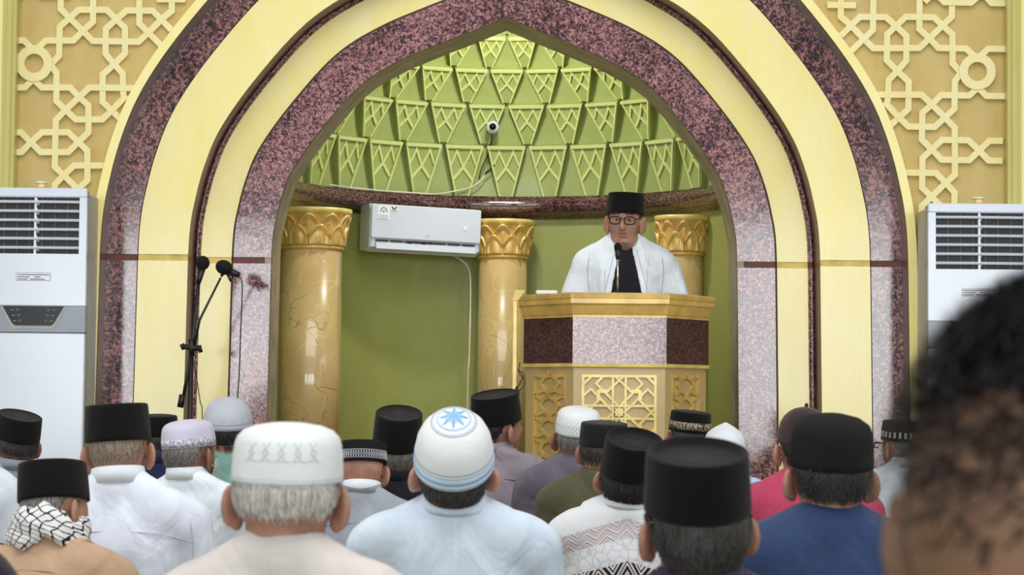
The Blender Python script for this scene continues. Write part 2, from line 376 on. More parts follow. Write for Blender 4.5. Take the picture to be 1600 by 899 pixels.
# ------------------------------------------------------------------ niche: wall, cornice, dome
NR, NY, ZC = 1.25, 11.31, 2.0
V = []; F = []; NA = 48
for i in range(NA+1):
    t = math.pi*i/NA; V += [(XC-NR*math.cos(t), NY+NR*math.sin(t), 0), (XC-NR*math.cos(t), NY+NR*math.sin(t), ZC)]
F = [(2*i, 2*i+1, 2*i+3, 2*i+2) for i in range(NA)]
tag(mesh('wall_niche', V, F, M['green'], None, True), 'curved olive green wall of the niche', kind='structure')
g = G(); g.box((XC-1.4, 10.9, -.05), (XC+1.4, 12.7, .06)); tag(g.build('floor_niche', M['platform']), kind='structure')
prof = [(.0, .012), (-.02, .015), (-.03, .035), (-.05, .04), (-.085, .055), (-.10, .085), (-.098, .105), (-.085, .125), (-.075, .128), (-.075, .14), (0, .14)]
rings = []
for i in range(NA+1):
    t = math.pi*i/NA; rings.append([(XC-(NR+a)*math.cos(t), NY+(NR+a)*math.sin(t), ZC-.13+z) for a, z in prof])
tn[0] += 1
tag(G().loft(rings).build('trim_%d' % tn[0], M['cornice'], None, True), 'dark polished granite cornice curving round the niche', kind='structure')
V = []; F = []; NE = 16
for j in range(NE+1):
    ph = R(90)*j/NE
    for i in range(NA+1):
        t = math.pi*i/NA; V.append((XC-NR*math.cos(ph)*math.cos(t), NY+NR*math.cos(ph)*math.sin(t), ZC+NR*math.sin(ph)))
for j in range(NE):
    for i in range(NA): q = j*(NA+1)+i; F.append((q, q+1, q+NA+2, q+NA+1))
dome = mesh('ceiling_dome', V, F, M['dome'], None, True); tag(dome, 'green half dome of the niche set with triangular panels', kind='structure')
ROWS = [(0.2, 14.8), (14.8, 26.2), (26.2, 36.6), (36.6, 47), (47, 58)]
def dpt(az, ph, h):
    r = NR-h; return Vector((r*math.cos(ph)*math.sin(az), r*math.cos(ph)*math.cos(az), ZC+r*math.sin(ph)))
for k, (f0, f1) in enumerate(ROWS):
    h0, h1 = .030, .05; wt, wb = R(12)*.455, R(12)*(.15 if k == 0 else .10)
    f0r, f1r = R(f0+.15), R(f1-.25)
    def Q(u, v, d):   # u in -1..1, v 0 bottom..1 top
        w = wb+(wt-wb)*v; return dpt(w*u, f0r+(f1r-f0r)*v, h0+(h1-h0)*v+d)
    g = G(); nv, nu = 3, 4; rings = []
    for j in range(nv+1):
        v = j/nv; rings.append([Q(-1+2*i/nu, v, 0) for i in range(nu+1)]+[dpt((wb+(wt-wb)*v)*1, f0r+(f1r-f0r)*v, -.01), dpt(-(wb+(wt-wb)*v), f0r+(f1r-f0r)*v, -.01)])
    g.loft(rings); pm = g.build('panel', M['dome'])
    def bar2(pts, w, h):
        g = G(); bar_strip(g, pts, w, lambda x, v, d: Q(max(-1.04, min(1.04, x/max(.05, (wb+(wt-wb)*v)/wt))), v, d), -.004, h); return g
    def side(v, inset=.0): return (wb+(wt-wb)*v)/wt-inset
    fr = bar2([(-side(.0, .03), .0), (-side(.97, .04), .97)], .075, .009)
    bar_strip(fr, [(side(.0, .03), .0), (side(.97, .04), .97)], .075, lambda x, v, d: Q(max(-1.04, min(1.04, x/max(.05, (wb+(wt-wb)*v)/wt))), v, d), -.004, .014)
    bar_strip(fr, [(-1, .965), (1, .965)], .065, lambda x, v, d: Q(max(-1.04, min(1.04, x/max(.05, (wb+(wt-wb)*v)/wt))), v, d), -.004, .014)
    frm = fr.build('panel_frame', M['rib'])
    l1 = [(-side(.62, .1), .62), (-.37, .88), (.0, .57), (side(.38, .1), .33)]
    r1 = bar2(l1, .075, .012).build('rib', M['rib']); r2 = bar2([(-a_, b_) for a_, b_ in l1], .075, .0125).build('rib', M['rib'])
    first = True
    for q in range(-8, 8):
        az = 12*(q+(1 if k % 2 == 0 else .5))
        if abs(az) > 86: continue
        if first: p = pm; ch = [frm, r1, r2]; first = False
        else:
            p = link('panel', pm.data); ch = [link(x.name.split('.')[0], x.data) for x in (frm, r1, r2)]
        p.parent = dome; p.location = (XC, NY, 0); p.rotation_euler = (0, 0, -R(az))
        for c in ch: c.parent = p
# ------------------------------------------------------------------ columns
def column(px, py_cap, Y, rad, label):
    x = P(px, py_cap, Y).x; e = empty('column', (x, Y, .06)); tag(e, label, 'column', 'gold marble columns in the niche')
    zt = 1.86-.06; zb = 1.655-.06   # capital
    G().lathe([(rad*1.25, 0), (rad*1.25, .08), (rad*1.15, .1), (rad*1.18, .13), (rad*1.02, .16)], 32).build('base', M['gold'], e, True)
    G().lathe([(rad, .15), (rad, zb)], 40).build('shaft', M['column'], e, True)
    cap = G().lathe([(rad*.98, zb), (rad*.98, zb+.06), (rad*1.04, zb+.11), (rad*1.16, zt-.03), (rad*1.2, zt-.02)], 40).build('capital', M['gold'], e, True)
    G().lathe([(rad*.9, zb-.018), (rad*1.04, zb-.016), (rad*1.07, zb-.006), (rad*1.04, zb+.006), (rad*.9, zb+.008)], 40).build('ring_moulding', M['gold'], cap, True)
    G().lathe([(rad*1.0, zt-.03), (rad*1.27, zt-.028), (rad*1.31, zt-.012), (rad*1.3, zt), (rad*.9, zt)], 40).build('abacus', M['gold_light'], cap, True)
    def rr(z):
        t = (z-zb)/(zt-zb-.03); return rad*(.99+.04*t+.17*t*t*t)
    N = 10
    for tier, (z0, z1, hw, lift) in enumerate(((zb+.055, zt-.032, .97, 0), (zb+.004, zb+.115, .93, .006))):
        nu, nv = 10, 8; v = []; f = []
        for j in range(nv+1):
            t = j/nv
            for i in range(nu+1):
                u = -1+2*i/nu
                top = z0+(z1-z0)*(1-.62*abs(u)**2.3)       # arched outline
                z = z0+(top-z0)*t
                edge = max(abs(u), t if abs(u) < 1 else 1)
                d = .004+lift+(.017 if edge > .86 else .006 if edge > .7 else .004+.008*(1-min(1, (u*2.0)**2+((t-.45)*1.9)**2)))
                th = math.pi/N*hw*u; r = rr(z)+d; v.append((r*math.sin(th), -r*math.cos(th), z))
        for j in range(nv):
            for i in range(nu): q = j*(nu+1)+i; f.append((q, q+1, q+nu+2, q+nu+1))
        b0 = len(v)   # skirt back to the core so that the petal is solid
        border = [i for i in range(nu+1)]+[(j+1)*(nu+1)-1 for j in range(1, nv+1)]+[nv*(nu+1)+i for i in range(nu-1, -1, -1)]+[j*(nu+1) for j in range(nv-1, 0, -1)]
        for q in border:
            X, Yy, Z = v[q]; l = math.hypot(X, Yy); k = (rr(Z)-.006)/l; v.append((X*k, Yy*k, Z))
        m_ = len(border)
        for i in range(m_): f.append((border[i], b0+i, b0+(i+1) % m_, border[(i+1) % m_]))
        me = None
        for k in range(N):
            if me is None: o = mesh('petal', v, f, M['gold'], cap, True); me = o.data
            else: o = link('petal', me, cap)
            o.rotation_euler = (0, 0, 2*math.pi*(k+.5*tier)/N)
column(487, 345, 11.72, .168, 'thick gold marble column at the left end of the niche')
column(786, 355, 12.36, .139, 'middle gold marble column between the wall air conditioner and lectern')
column(1066, 350, 11.95, .118, 'slim gold marble column behind the preacher at the right')
# lamp inside the niche, tucked behind the top of the arch
e = empty('niche_lamp', (XC, 11.43, 2.95)); tag(e, 'small round downlight hidden behind the arch top', 'lamp')
G().lathe([(.06, 0), (.075, .01), (.075, .05), (.03, .06), (.02, .28)], 20).build('housing', M['white'], e, True)
l = bpy.data.lights.new('niche_lamp_light', 'SPOT'); l.energy = 62; l.spot_size = R(140); l.spot_blend = .5; l.shadow_soft_size = .09; l.color = (1, .97, .88)
lo = bpy.data.objects.new('niche_lamp_light', l); COL.objects.link(lo); lo.parent = e; lo.location = (0, 0, -.03); lo.rotation_euler = (R(36), 0, 0)
# ------------------------------------------------------------------ floor-standing air conditioners
def floor_ac(px, py, label):
    Y0 = 10.24; c = P(px, py, Y0); H = c.z; w = .243; e = empty('floor_air_conditioner', (c.x, Y0, 0)); tag(e, label, 'air conditioner', 'floor standing air conditioners')
    S = FPX/Y0
    G().box((-w+.012, .05, 0), (w-.012, .36, H-.012), .015).build('casing', M['acgrey'], e)
    G().box((-w+.003, .028, 0), (w-.003, .075, H-.004), .01).build('side_strip', M['acdarkgrey'], e)
    gt, gb, gw = H-.045, H-.312, w-.035       # grille opening
    g = G(); g.box((-w, 0, gt), (w, .04, H), .008); g.box((-w, 0, gb), (-gw, .04, gt)); g.box((gw, 0, gb), (w, .04, gt)); g.box((-w, 0, H-.556), (w, .04, gb))
    fp = g.build('upper_panel', M['white'], e)
    G().box((-gw, .026, gb), (gw, .05, gt)).build('grille_back', M['black'], e)
    for k in range(6):
        z = H-.066-.0435*k
        rings = [[(x, y-.006*(1-(x/gw)**2), zz) for y, zz in ((.008, z-.006), (.004, z), (.010, z+.005), (.024, z+.009), (.024, z+.003))] for x in np.linspace(-gw, gw, 9)]
        G().loft(rings).build('louver', M['white'], e)
    g = G()
    for k in range(7): z = H-.05-.0435*k; g.add([(-.004, .012, z), (.006, .012, z), (.016, .026, z-.03), (.004, .026, z-.03), (-.004, .014, z-.03), (.002, .014, z-.03)], [(0, 1, 5, 4), (1, 2, 5), (0, 4, 3)])
    g.box((-.006, .006, gb), (.004, .026, gt)); g.build('divider', M['white'], e)
    g = G()
    for x in np.linspace(-gw, gw, 8)[1:-1]: g.box((x-.002, .02, gb), (x+.002, .027, gt))
    g.build('inner_vane', M['acdarkgrey'], e)
    lb = G().box((-.085, -.0012, H-.44), (.078, .002, H-.402)).build('label_sticker', M['ink'], e)
    G().box((-.083, -.0018, H-.438), (.076, .001, H-.404)).build('sticker_paper', M['paper'], lb)
    for r_, (a, b) in enumerate(((-.079, .072), (-.079, -.02), (.0, .03), (-.079, -.03), (-.02, .05))):
        z = H-.409-.0105*(0, 1, 1, 2, 2)[r_]; G().box((a, -.0024, z-.005), (b, -.001, z)).build('printed_line', M['ink'], lb)
    cp = G().box((-w, -.001, H-.682), (w, .04, H-.558)).build('control_band', M['silver'], e)
    xz = [(-.155, H-.56), (.155, H-.56), (.105, H-.655), (.09, H-.665), (-.09, H-.665), (-.105, H-.655)]
    G().prism([(a*1.0, b) for a, b in xz], -.004, .01, lambda a, b, d: (a, d, b)).build('display_rim', M['acgrey'], cp)
    G().prism([(a*.93, b+.014*(1 if b < H-.6 else 0)) for a, b in xz], -.007, .01, lambda a, b, d: (a, d, b)).build('display', M['gloss'], cp)
    for sx in (-1, 1):
        for k in range(3):
            z = H-.578-.026*k; bo = G().lathe([(.008, 0), (.008, .003), (.006, .004)], 14).build('button', M['acdarkgrey'], cp)
            bo.rotation_euler = (R(90), 0, 0); bo.location = (sx*(.073-.006*k), -.006, z)
            G().box((sx*(.098-.006*k)-.008, -.0085, z-.002), (sx*(.098-.006*k)+.008, -.006, z+.002)).build('button_mark', M['ink'], cp)
    G().box((-w, 0, .05), (w, .04, H-.686), .008).build('lower_panel', M['white'], e)
    G().box((-w+.01, .01, 0), (w-.01, .05, .05)).build('plinth', M['acdarkgrey'], e)
    k = empty('cap', (.01, .08, H-.002)); k.parent = e; k.name = 'top_cap'
    G().lathe([(.022, 0), (.022, .03)], 18).build('cap_body', M['gold_light'], k, True)
    G().lathe([(.028, .03), (.028, .037), (.02, .038)], 18).build('cap_lid', M['paper'], k, True)
floor_ac(56, 293.5, 'white floor standing air conditioner at the left edge beside the microphones')
floor_ac(1531, 318, 'white floor standing air conditioner at the right edge behind the curly haired head')
# ------------------------------------------------------------------ wall air conditioner in the niche
c = P(657.5, 361, 12.17); e = empty('wall_air_conditioner', c, R(19)); e.rotation_euler[1] = R(1.4); tag(e, 'white split air conditioner hung on the green niche wall under the cornice', 'air conditioner')
w, h = .322, .13
def shell(x0, x1, prof): return [[(x, y, z) for y, z in prof] for x in (x0, x1)]
body = [(.11, -.12), (-.03, -.135), (-.095, -.11), (-.1, -.07), (-.1, .1), (-.085, .125), (-.06, .132), (.11, .132)]
g = G(); rings = []
for x, q in ((-w, .88), (-w+.012, 1), (w-.012, 1), (w, .88)): rings.append([(x, y*q if y < 0 else y, z*(.97 if q < 1 else 1)) for y, z in body])
g.loft(rings); g.build('housing', M['white'], e)
fpn = G().box((-w+.005, -.112, -.062), (w-.004, -.095, .126), .006).build('front_panel', M['white'], e)
G().add([(-w+.03, -.106, -.066), (w-.03, -.106, -.066), (w-.03, -.085, -.105), (-w+.03, -.085, -.105)], [(0, 1, 2, 3)]).build('air_outlet', M['acgrey'], e)
g = G(); x = -w+.035
for k in range(7): xa = x+k*.083; g.box((xa, -.109, -.078), (xa+.07, -.1, -.071))
g.build('outlet_slot', M['black'], e)
g = G()
for k in range(4): g.box((-.105+k*.04, -.111, -.083+.003*(k % 2)), (-.08+k*.04, -.1, -.07))
g.build('outlet_grille', M['black'], e)
G().loft([[(-w+.035, -.111, -.086), (-w+.035, -.105, -.084), (-w+.035, -.105, -.118), (-w+.035, -.118, -.12)], [(w-.035, -.111, -.086), (w-.035, -.105, -.084), (w-.03, -.105, -.118), (w-.03, -.118, -.12)]]).build('louver', M['white'], e)
st = G().box((-.285, -.1135, .042), (-.215, -.111, .118)).build('energy_sticker', M['paper'], e)
g = G(); rr_ = [[(-.25+r*math.cos(t), -.1142, .09+r*math.sin(t)) for r in (.014, .02)] for t in np.linspace(R(-20), R(200), 12)]
g.loft(rr_, False); g.build('dial_mark', M['ink'], st)
dc = G().lathe([(.006, 0), (.006, .001)], 10).build('dial_centre', M['ink'], st); dc.location = (-.25, -.1138, .087)
dc.rotation_euler = (R(90), 0, 0)
for k in range(3): G().box((-.278, -.1142, .062-.009*k), (-.225, -.113, .0645-.009*k)).build('printed_line', M['ink'], st)
s2 = G().box((-.212, -.1135, .09), (-.17, -.111, .12)).build('small_sticker', M['paper'], e)
g = G(); g.add([(-.209, -.1142, .117), (-.2, -.1142, .117), (-.195, -.1142, .108), (-.187, -.1142, .108), (-.182, -.1142, .117), (-.173, -.1142, .117), (-.182, -.1142, .1), (-.2, -.1142, .1)], [(0, 1, 2, 7), (2, 3, 6, 7), (3, 4, 5, 6)]); g.box((-.208, -.1142, .093), (-.174, -.1136, .096)); g.build('sticker_mark', M['acdarkgrey'], s2)
dc = G().lathe([(.0, 0), (.013, .0005), (.013, .002)], 14).build('indicator', M['paper'], e); dc.location = (.225, -.1125, .02)
dc.rotation_euler = (R(90), 0, 0)
def text(s, size, m, parent, loc, rot=(R(90), 0, 0)):
    cu = bpy.data.curves.new('lettering', 'FONT'); cu.body = s; cu.size = size; cu.align_x = 'CENTER'; cu.extrude = .0006
    t = bpy.data.objects.new('tmp', cu); COL.objects.link(t); dg = bpy.context.evaluated_depsgraph_get()
    me = bpy.data.meshes.new_from_object(t.evaluated_get(dg)); bpy.data.objects.remove(t); me.materials.clear(); me.materials.append(m)
    o = link('lettering', me, parent); o.location = loc; o.rotation_euler = rot; return o
text('LG', .02, M['acgrey'], e, (.005, -.1128, -.045))
# cable from it down to the floor
c0 = P(700, 398, 12.25); c1 = P(715, 403, 12.34); c2 = P(733, 422, 12.36); c3 = P(735, 470, 12.3); c4 = P(733, 560, 12.3); c5 = P(731, 606, 12.3)
g = G(); g.tube(bend([c0, c1, c2, c3, c4, c5, (c5.x, c5.y, .07)], 5), .005, 6); tag(g.build('power_cord', M['cable_white'], None, True), 'thin white cord running from the split air conditioner down the middle column', 'cord')
# ------------------------------------------------------------------ ceiling camera and its cable
def niche_pt(px, py, h):
    """where the photo ray meets the dome or niche wall, h proud of it"""
    d = P(px, py, 10.0)-Vector((0, 0, CAMZ)); o = Vector((0, 0, CAMZ)); t = 1.1
    while t < 1.4:
        p = o+d*t; rr = math.sqrt((p.x-XC)**2+(p.y-NY)**2+max(0, p.z-ZC)**2)
        if rr > NR-h and p.y > NY: return p
        t += .0005
    return p
c = niche_pt(770, 199, .10); e = empty('security_camera', c); tag(e, 'small white dome security camera with black lens on the green panels', 'camera')
g = G(); g.lathe([(0, -.037), (.02, -.032), (.034, -.015), (.038, 0), (.034, .018), (.03, .03), (.03, .08), (.0, .08)], 24); o = g.build('shell', M['white'], e, True); o.rotation_euler = (R(-90), 0, 0)
g = G(); g.lathe([(0, -.044), (.012, -.043), (.019, -.037), (.021, -.028), (.019, -.02)], 20); o = g.build('lens', M['gloss'], e, True); o.rotation_euler = (R(-90), 0, 0)
pts = [niche_pt(*q, .058) for q in ((769, 209), (767, 225), (761, 245), (752, 265), (748, 280))]
G().tube(bend([p-c for p in pts], 4), .004, 6).build('lead', M['black'], e, True)
pts = [niche_pt(*q, .058) for q in ((768, 222), (763, 238), (764, 254), (772, 258), (768, 263), (758, 272))]
G().tube(bend([p-c for p in pts], 4), [.0022]*17+[.006]*4, 6).build('plug_lead', M['black'], e, True)
pts = [niche_pt(*q, .06) for q in ((757, 275), (748, 285), (735, 293), (715, 298))]
for a_ in range(-20, -62, -6):
    t = R(a_); pts.append(Vector((XC+(NR-.075)*math.sin(t), NY+(NR-.075)*math.cos(t), ZC+.018+.004*math.sin(a_))))
tag(G().tube(bend(pts, 3), .0048, 6).build('white_cable', M['cable_white'], None, True), 'white cable lying along the top of the granite cornice', 'cord')
# ------------------------------------------------------------------ lectern
YL = 10.30; SL = FPX/YL; lc = P(968, 560, YL); LX = lc.x
e = empty('lectern', (LX, YL, 0)); tag(e, 'octagonal fronted lectern with gold cornice, granite band and star lattice', 'lectern')
def lz(py): return P(968, py, YL).z
def plan(o):   # half-octagon plan, grown by o, front at y=-o
    a = .222+o*.42; b = .452+o
    return [(-b, .48), (-b, .34-.2*o), (-a, -o), (a, -o), (b, .34-.2*o), (b, .48)]
def slab(name, prof, m, parent=e):
    g = G(); g.loft([[(x, y, z) for x, y in plan(o)] for o, z in prof]); return g.build(name, m, parent)
z0, z1, z2, z3 = lz(458), lz(474), lz(495), lz(568.5)
top = slab('top_board', [(.018, z0-.028), (.03, z0-.026), (.032, z0-.008), (.026, z0)], M['gold'])
slab('cornice', [(-.012, z2-.004), (.001, z2-.004), (.001, z2+.008), (.006, z2+.010), (.010, z2+.024), (.018, z1-.012), (.026, z1-.002), (.026, z0-.027)], M['gold'], top)
# granite band: three slabs
def facet(i, o): p, q = plan(o)[i], plan(o)[i+1]; return p, q
for i, nm in ((1, 'granite_side'), (2, 'granite_front'), (3, 'granite_side')):
    (ax, ay), (bx, by) = facet(i, 0); (cx, cy), (dx, dy) = facet(i, -.02)
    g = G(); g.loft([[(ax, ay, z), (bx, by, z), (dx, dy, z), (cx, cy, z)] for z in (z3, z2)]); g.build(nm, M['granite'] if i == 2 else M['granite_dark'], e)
slab('core', [(-.02, .02), (-.02, z2)], M['body'])
slab('ledge', [(-.01, z3-.02), (.004, z3-.016), (.006, z3), (-.015, z3+.001)], M['gold_light'])
slab('plinth', [(.02, 0), (.02, .09), (.01, .1)], M['body'])
FR = z3-.018
def facet_fn(i, o=-.012):
    (ax, ay), (bx, by) = facet(i, o); c = Vector(((ax+bx)/2, (ay+by)/2, 0)); t = Vector((bx-ax, by-ay, 0)); L = t.length; t.normalize(); n = Vector((t.y, -t.x, 0))
    if n.y > 0: n = -n
    return (lambda u, v, d: tuple(c+t*u+n*d+Vector((0, 0, v)))), L
pz1 = lz(586); pz0 = pz1-.354
for i in (1, 2, 3):
    fn, L = facet_fn(i); hw = .177 if i == 2 else L*.34; p0 = pz0 if i == 2 else pz0-.15; p1 = pz1
    fm = empty('panel'); fm.parent = e
    g = G()
    g.prism([(-L/2, .1), (-hw, .1), (-hw, FR), (-L/2, FR)], -.012, .0, fn); g.prism([(hw, .1), (L/2, .1), (L/2, FR), (hw, FR)], -.012, .0, fn)
    g.prism([(-hw, p1), (hw, p1), (hw, FR), (-hw, FR)], -.012, .0, fn); g.prism([(-hw, .1), (hw, .1), (hw, p0), (-hw, p0)], -.012, 0, fn)
    g.build('stile', M['body'], fm)
    G().prism([(-hw, p0), (hw, p0), (hw, p1), (-hw, p1)], -.014, -.009, fn).build('backing', M['mauve'], fm)
    g = G(); q = .006
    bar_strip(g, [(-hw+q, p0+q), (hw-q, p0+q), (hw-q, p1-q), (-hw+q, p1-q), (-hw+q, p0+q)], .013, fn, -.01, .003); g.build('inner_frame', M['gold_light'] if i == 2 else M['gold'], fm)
    cz = (p0+p1)/2
    if i == 2:
        segs = [[(.17, .97), (.17, -.97)], [(.12, .97), (-.33, .54), (-.58, .54), (-.58, .33)], [(-.42, .97), (-.62, .76), (-.05, .2)], [(-.97, .73), (-.73, .97)]]
        seen = set(); kk = 0
        for s in segs:
            for rot in range(4):
                for fl in (1, -1):
                    pts = []
                    for x, y in s:
                        x *= fl
                        for _ in range(rot): x, y = -y, x
                        pts.append((round(x, 3), round(y, 3)))
                    key = tuple(min(pts, pts[::-1]))
                    if key in seen: continue
                    seen.add(key); kk += 1
                    g = G(); bar_strip(g, [(x*hw, cz+y*hw) for x, y in pts], .0105, fn, -.01, .004+.0003*(kk % 7)); g.build('lattice_bar', M['gold_light'], fm)
        star = [((.16 if k % 2 == 0 else .1)*math.cos(math.pi*k/8)*hw, cz+(.16 if k % 2 == 0 else .1)*math.sin(math.pi*k/8)*hw) for k in range(16)]
        G().prism(star, -.008, .010, fn).build('star', M['gold_light'], fm)
    else:
        per = .105; nn = int((p1-p0)/per)+1
        for k in range(nn):
            zc = p1-.045-k*per
            if zc < p0: break
            hx = hw*.62
            for s in (1, -1):
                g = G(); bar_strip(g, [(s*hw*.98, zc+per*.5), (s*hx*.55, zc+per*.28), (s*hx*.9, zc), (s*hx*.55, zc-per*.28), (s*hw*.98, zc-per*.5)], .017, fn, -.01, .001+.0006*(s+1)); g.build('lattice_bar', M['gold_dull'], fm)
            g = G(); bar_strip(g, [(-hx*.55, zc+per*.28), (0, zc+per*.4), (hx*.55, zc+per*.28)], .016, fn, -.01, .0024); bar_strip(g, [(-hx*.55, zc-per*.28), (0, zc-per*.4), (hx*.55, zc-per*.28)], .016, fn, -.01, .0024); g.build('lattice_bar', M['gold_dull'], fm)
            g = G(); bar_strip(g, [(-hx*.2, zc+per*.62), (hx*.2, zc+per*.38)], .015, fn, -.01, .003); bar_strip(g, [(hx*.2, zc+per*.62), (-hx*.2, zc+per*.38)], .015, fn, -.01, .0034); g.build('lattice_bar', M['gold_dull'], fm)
# gilded upright post on the left of the lectern with a wire
c = P(804, 560, 10.40); e2 = empty('gold_post', (c.x, c.y, .0)); tag(e2, 'slim gilded upright post just left of the lectern', 'post')
zt = P(804, 470, 10.40).z
G().box((-.012, -.012, .0), (.012, .012, zt), .003).build('shaft', M['gold'], e2)
G().loft([[(-.014, -.014, zt), (.014, -.014, zt), (.014, .014, zt), (-.014, .014, zt)], [(.0, -.02, zt+.05), (.05, -.02, zt+.05), (.05, .02, zt+.05), (.0, .02, zt+.05)]]).build('bracket', M['gold_light'], e2)
G().box((-.005, -.02, 0), (.008, -.012, zt-.03)).build('front_bead', M['gold_light'], e2)
pts = [P(x, y, 10.26) for x, y in ((812, 566), (811, 582), (820, 596), (815, 608), (806, 612), (812, 600), (818, 586), (808, 578))]
G().tube(bend([p_-e.location for p_ in pts], 5), .0025, 6).build('wire', M['black'], e, True)
p = P(807, 614, 10.24); g = G(); g.lathe([(.0, -.02), (.014, -.018), (.014, .01), (.006, .02), (.004, .03), (0, .03)], 12, p-e.location); g.build('plug', M['black'], e, True)
# white case on the top board
c = P(854, 456, 10.55); g = G(); g.box((c.x-.052, 10.51, z0+.001), (c.x+.052, 10.60, z0+.02), .006); tag(g.build('white_case', M['paper'], None), 'small white case lying on the left of the lectern top', 'case')
# lectern microphone
c = P(965, 457, 10.42); e3 = empty('lectern_microphone', (c.x, 10.42, z0)); tag(e3, 'black microphone on a thin chrome stem standing on the lectern', 'microphone')
zm = P(964, 400, 10.42).z-z0; ztp = P(963, 379, 10.42).z-z0
G().lathe([(.03, 0), (.03, .008), (.01, .014)], 20).build('foot', M['black'], e3, True)
G().tube([(0, 0, .01), (0, 0, zm-.01)], .0045, 8).build('stem', M['metal'], e3, True)
G().lathe([(.005, zm-.03), (.007, zm-.028), (.007, zm-.012), (.005, zm-.01)], 12).build('collar', M['metal'], e3, True)
G().lathe([(.008, zm-.02), (.013, zm), (.014, zm+.025), (.012, zm+.03)], 16).build('handle', M['black'], e3, True)
G().lathe([(.006, zm+.02), (.016, zm+.026), (.019, zm+.045), (.017, ztp-.012), (.009, ztp-.002), (0, ztp)], 16).build('windscreen', M['foam'], e3, True)
# ------------------------------------------------------------------ two microphones on a stand, left of the niche
YM = 10.3
def q(px, py, y=YM): return P(px, py, y)
base = q(297, 640); e4 = empty('microphone_stand', (base.x, YM, 0)); o4 = e4.location.copy()
tag(e4, 'black microphone stand with two raised booms left of the niche', 'microphone stand')
def loc(pts): return [Vector(p)-o4 for p in pts]
G().tube(loc([(base.x, YM, .02), q(299, 548)]), .011, 10).build('upright', M['black'], e4, True)
g = G()
for k in range(3): a_ = R(90+120*k); g.tube([(0, 0, .1), (.28*math.cos(a_), .28*math.sin(a_), .012)], .009, 8)
g.build('tripod_foot', M['black'], e4, True)
G().tube(loc([q(284, 636), q(292, 590), q(300, 545), q(312, 425)]), .0085, 10).build('boom', M['black'], e4, True)
G().tube(loc([q(281.5, 637), q(285, 617)]), .015, 10).build('counterweight', M['black'], e4, True)
G().tube(loc([q(302, 548), q(312, 500), q(345, 434)]), [.006, .006, .005], 10).build('boom', M['black'], e4, True)
g = G(); g.tube(loc([q(286, 542), q(313, 545)]), .013, 10); g.tube(loc([q(299, 530), q(300, 556)]), .014, 10); g.build('clamp', M['black'], e4, True)
g = G(); g.tube(loc([q(284, 538), q(288, 546)]), .012, 8); g.tube(loc([q(311, 540), q(314, 551)]), .010, 8); g.build('clamp_knob', M['black'], e4, True)
def ball(px, py, rx, ry, name, tilt, lab):
    c = q(px, py); m = empty(name, c); tag(m, lab, 'microphone', 'microphones on the stand')
    o = G().lathe([(rx*math.cos(t), ry*math.sin(t)) for t in np.linspace(-1.57, 1.57, 14)], 24).build('windscreen', M['foam'], m, True); o.rotation_euler = (0, R(tilt), 0); return m, c
m, c = ball(316.5, 411, .034, .034, 'microphone', 0, 'black foam topped microphone on the taller upright boom')
G().tube([(0, 0, -.025), (-.014, 0, -.075), (-.02, 0, -.1)], [.016, .014, .011], 12).build('handle', M['black'], m, True)
m, c = ball(350, 418, .041, .035, 'microphone', 20, 'black foam topped microphone on the leaning boom with hanging cord')
G().tube([(.02, 0, -.01), (.055, 0, -.03), (.075, 0, -.035)], [.017, .014, .012], 12).build('handle', M['black'], m, True)
G().tube([q(345, 432)-c, q(352, 426)-c, q(364, 432)-c, q(371, 424)-c], .007, 8).build('clip', M['black'], m, True)
G().tube([q(355, 428)-c, q(361, 440)-c], .006, 8).build('clip_screw', M['black'], m, True)
pts = [q(x, y) for x, y in ((372, 432), (378, 440), (378, 470), (376, 520), (374, 580), (371, 625), (370, 660))]
G().tube([p_-c for p_ in bend(pts+[(pts[-1].x, YM, .02)], 4)], .0032, 6).build('cord', M['black'], m, True)
pts = [q(x, y, 10.4) for x, y in ((302, 560), (307, 590), (313, 630), (316, 660))]
G().tube(loc(bend(pts+[(pts[-1].x, 10.4, .02)], 4)), .0025, 6).build('cord', M['black'], e4, True)
# ------------------------------------------------------------------ people: one continuous body grown from a distance field
def smin(a, b, k): h = np.clip(.5+.5*(b-a)/k, 0, 1); return b*(1-h)+a*h-k*h*(1-h)
def ell(X, Y, Z, c, r, rz=0):
    x, y, z = X-c[0], Y-c[1], Z-c[2]
    if rz: cs, sn = math.cos(rz), math.sin(rz); x, y = x*cs+y*sn, -x*sn+y*cs
    k0 = np.sqrt((x/r[0])**2+(y/r[1])**2+(z/r[2])**2); k1 = np.sqrt((x/r[0]**2)**2+(y/r[1]**2)**2+(z/r[2]**2)**2)+1e-9
    return k0*(k0-1)/k1
def cone(X, Y, Z, a, b, ra, rb):
    a = np.array(a, float); b = np.array(b, float); d = b-a; L = d.dot(d)
    t = np.clip(((X-a[0])*d[0]+(Y-a[1])*d[1]+(Z-a[2])*d[2])/L, 0, 1)
    return np.sqrt((X-a[0]-t*d[0])**2+(Y-a[1]-t*d[1])**2+(Z-a[2]-t*d[2])**2)-(ra+(rb-ra)*t)
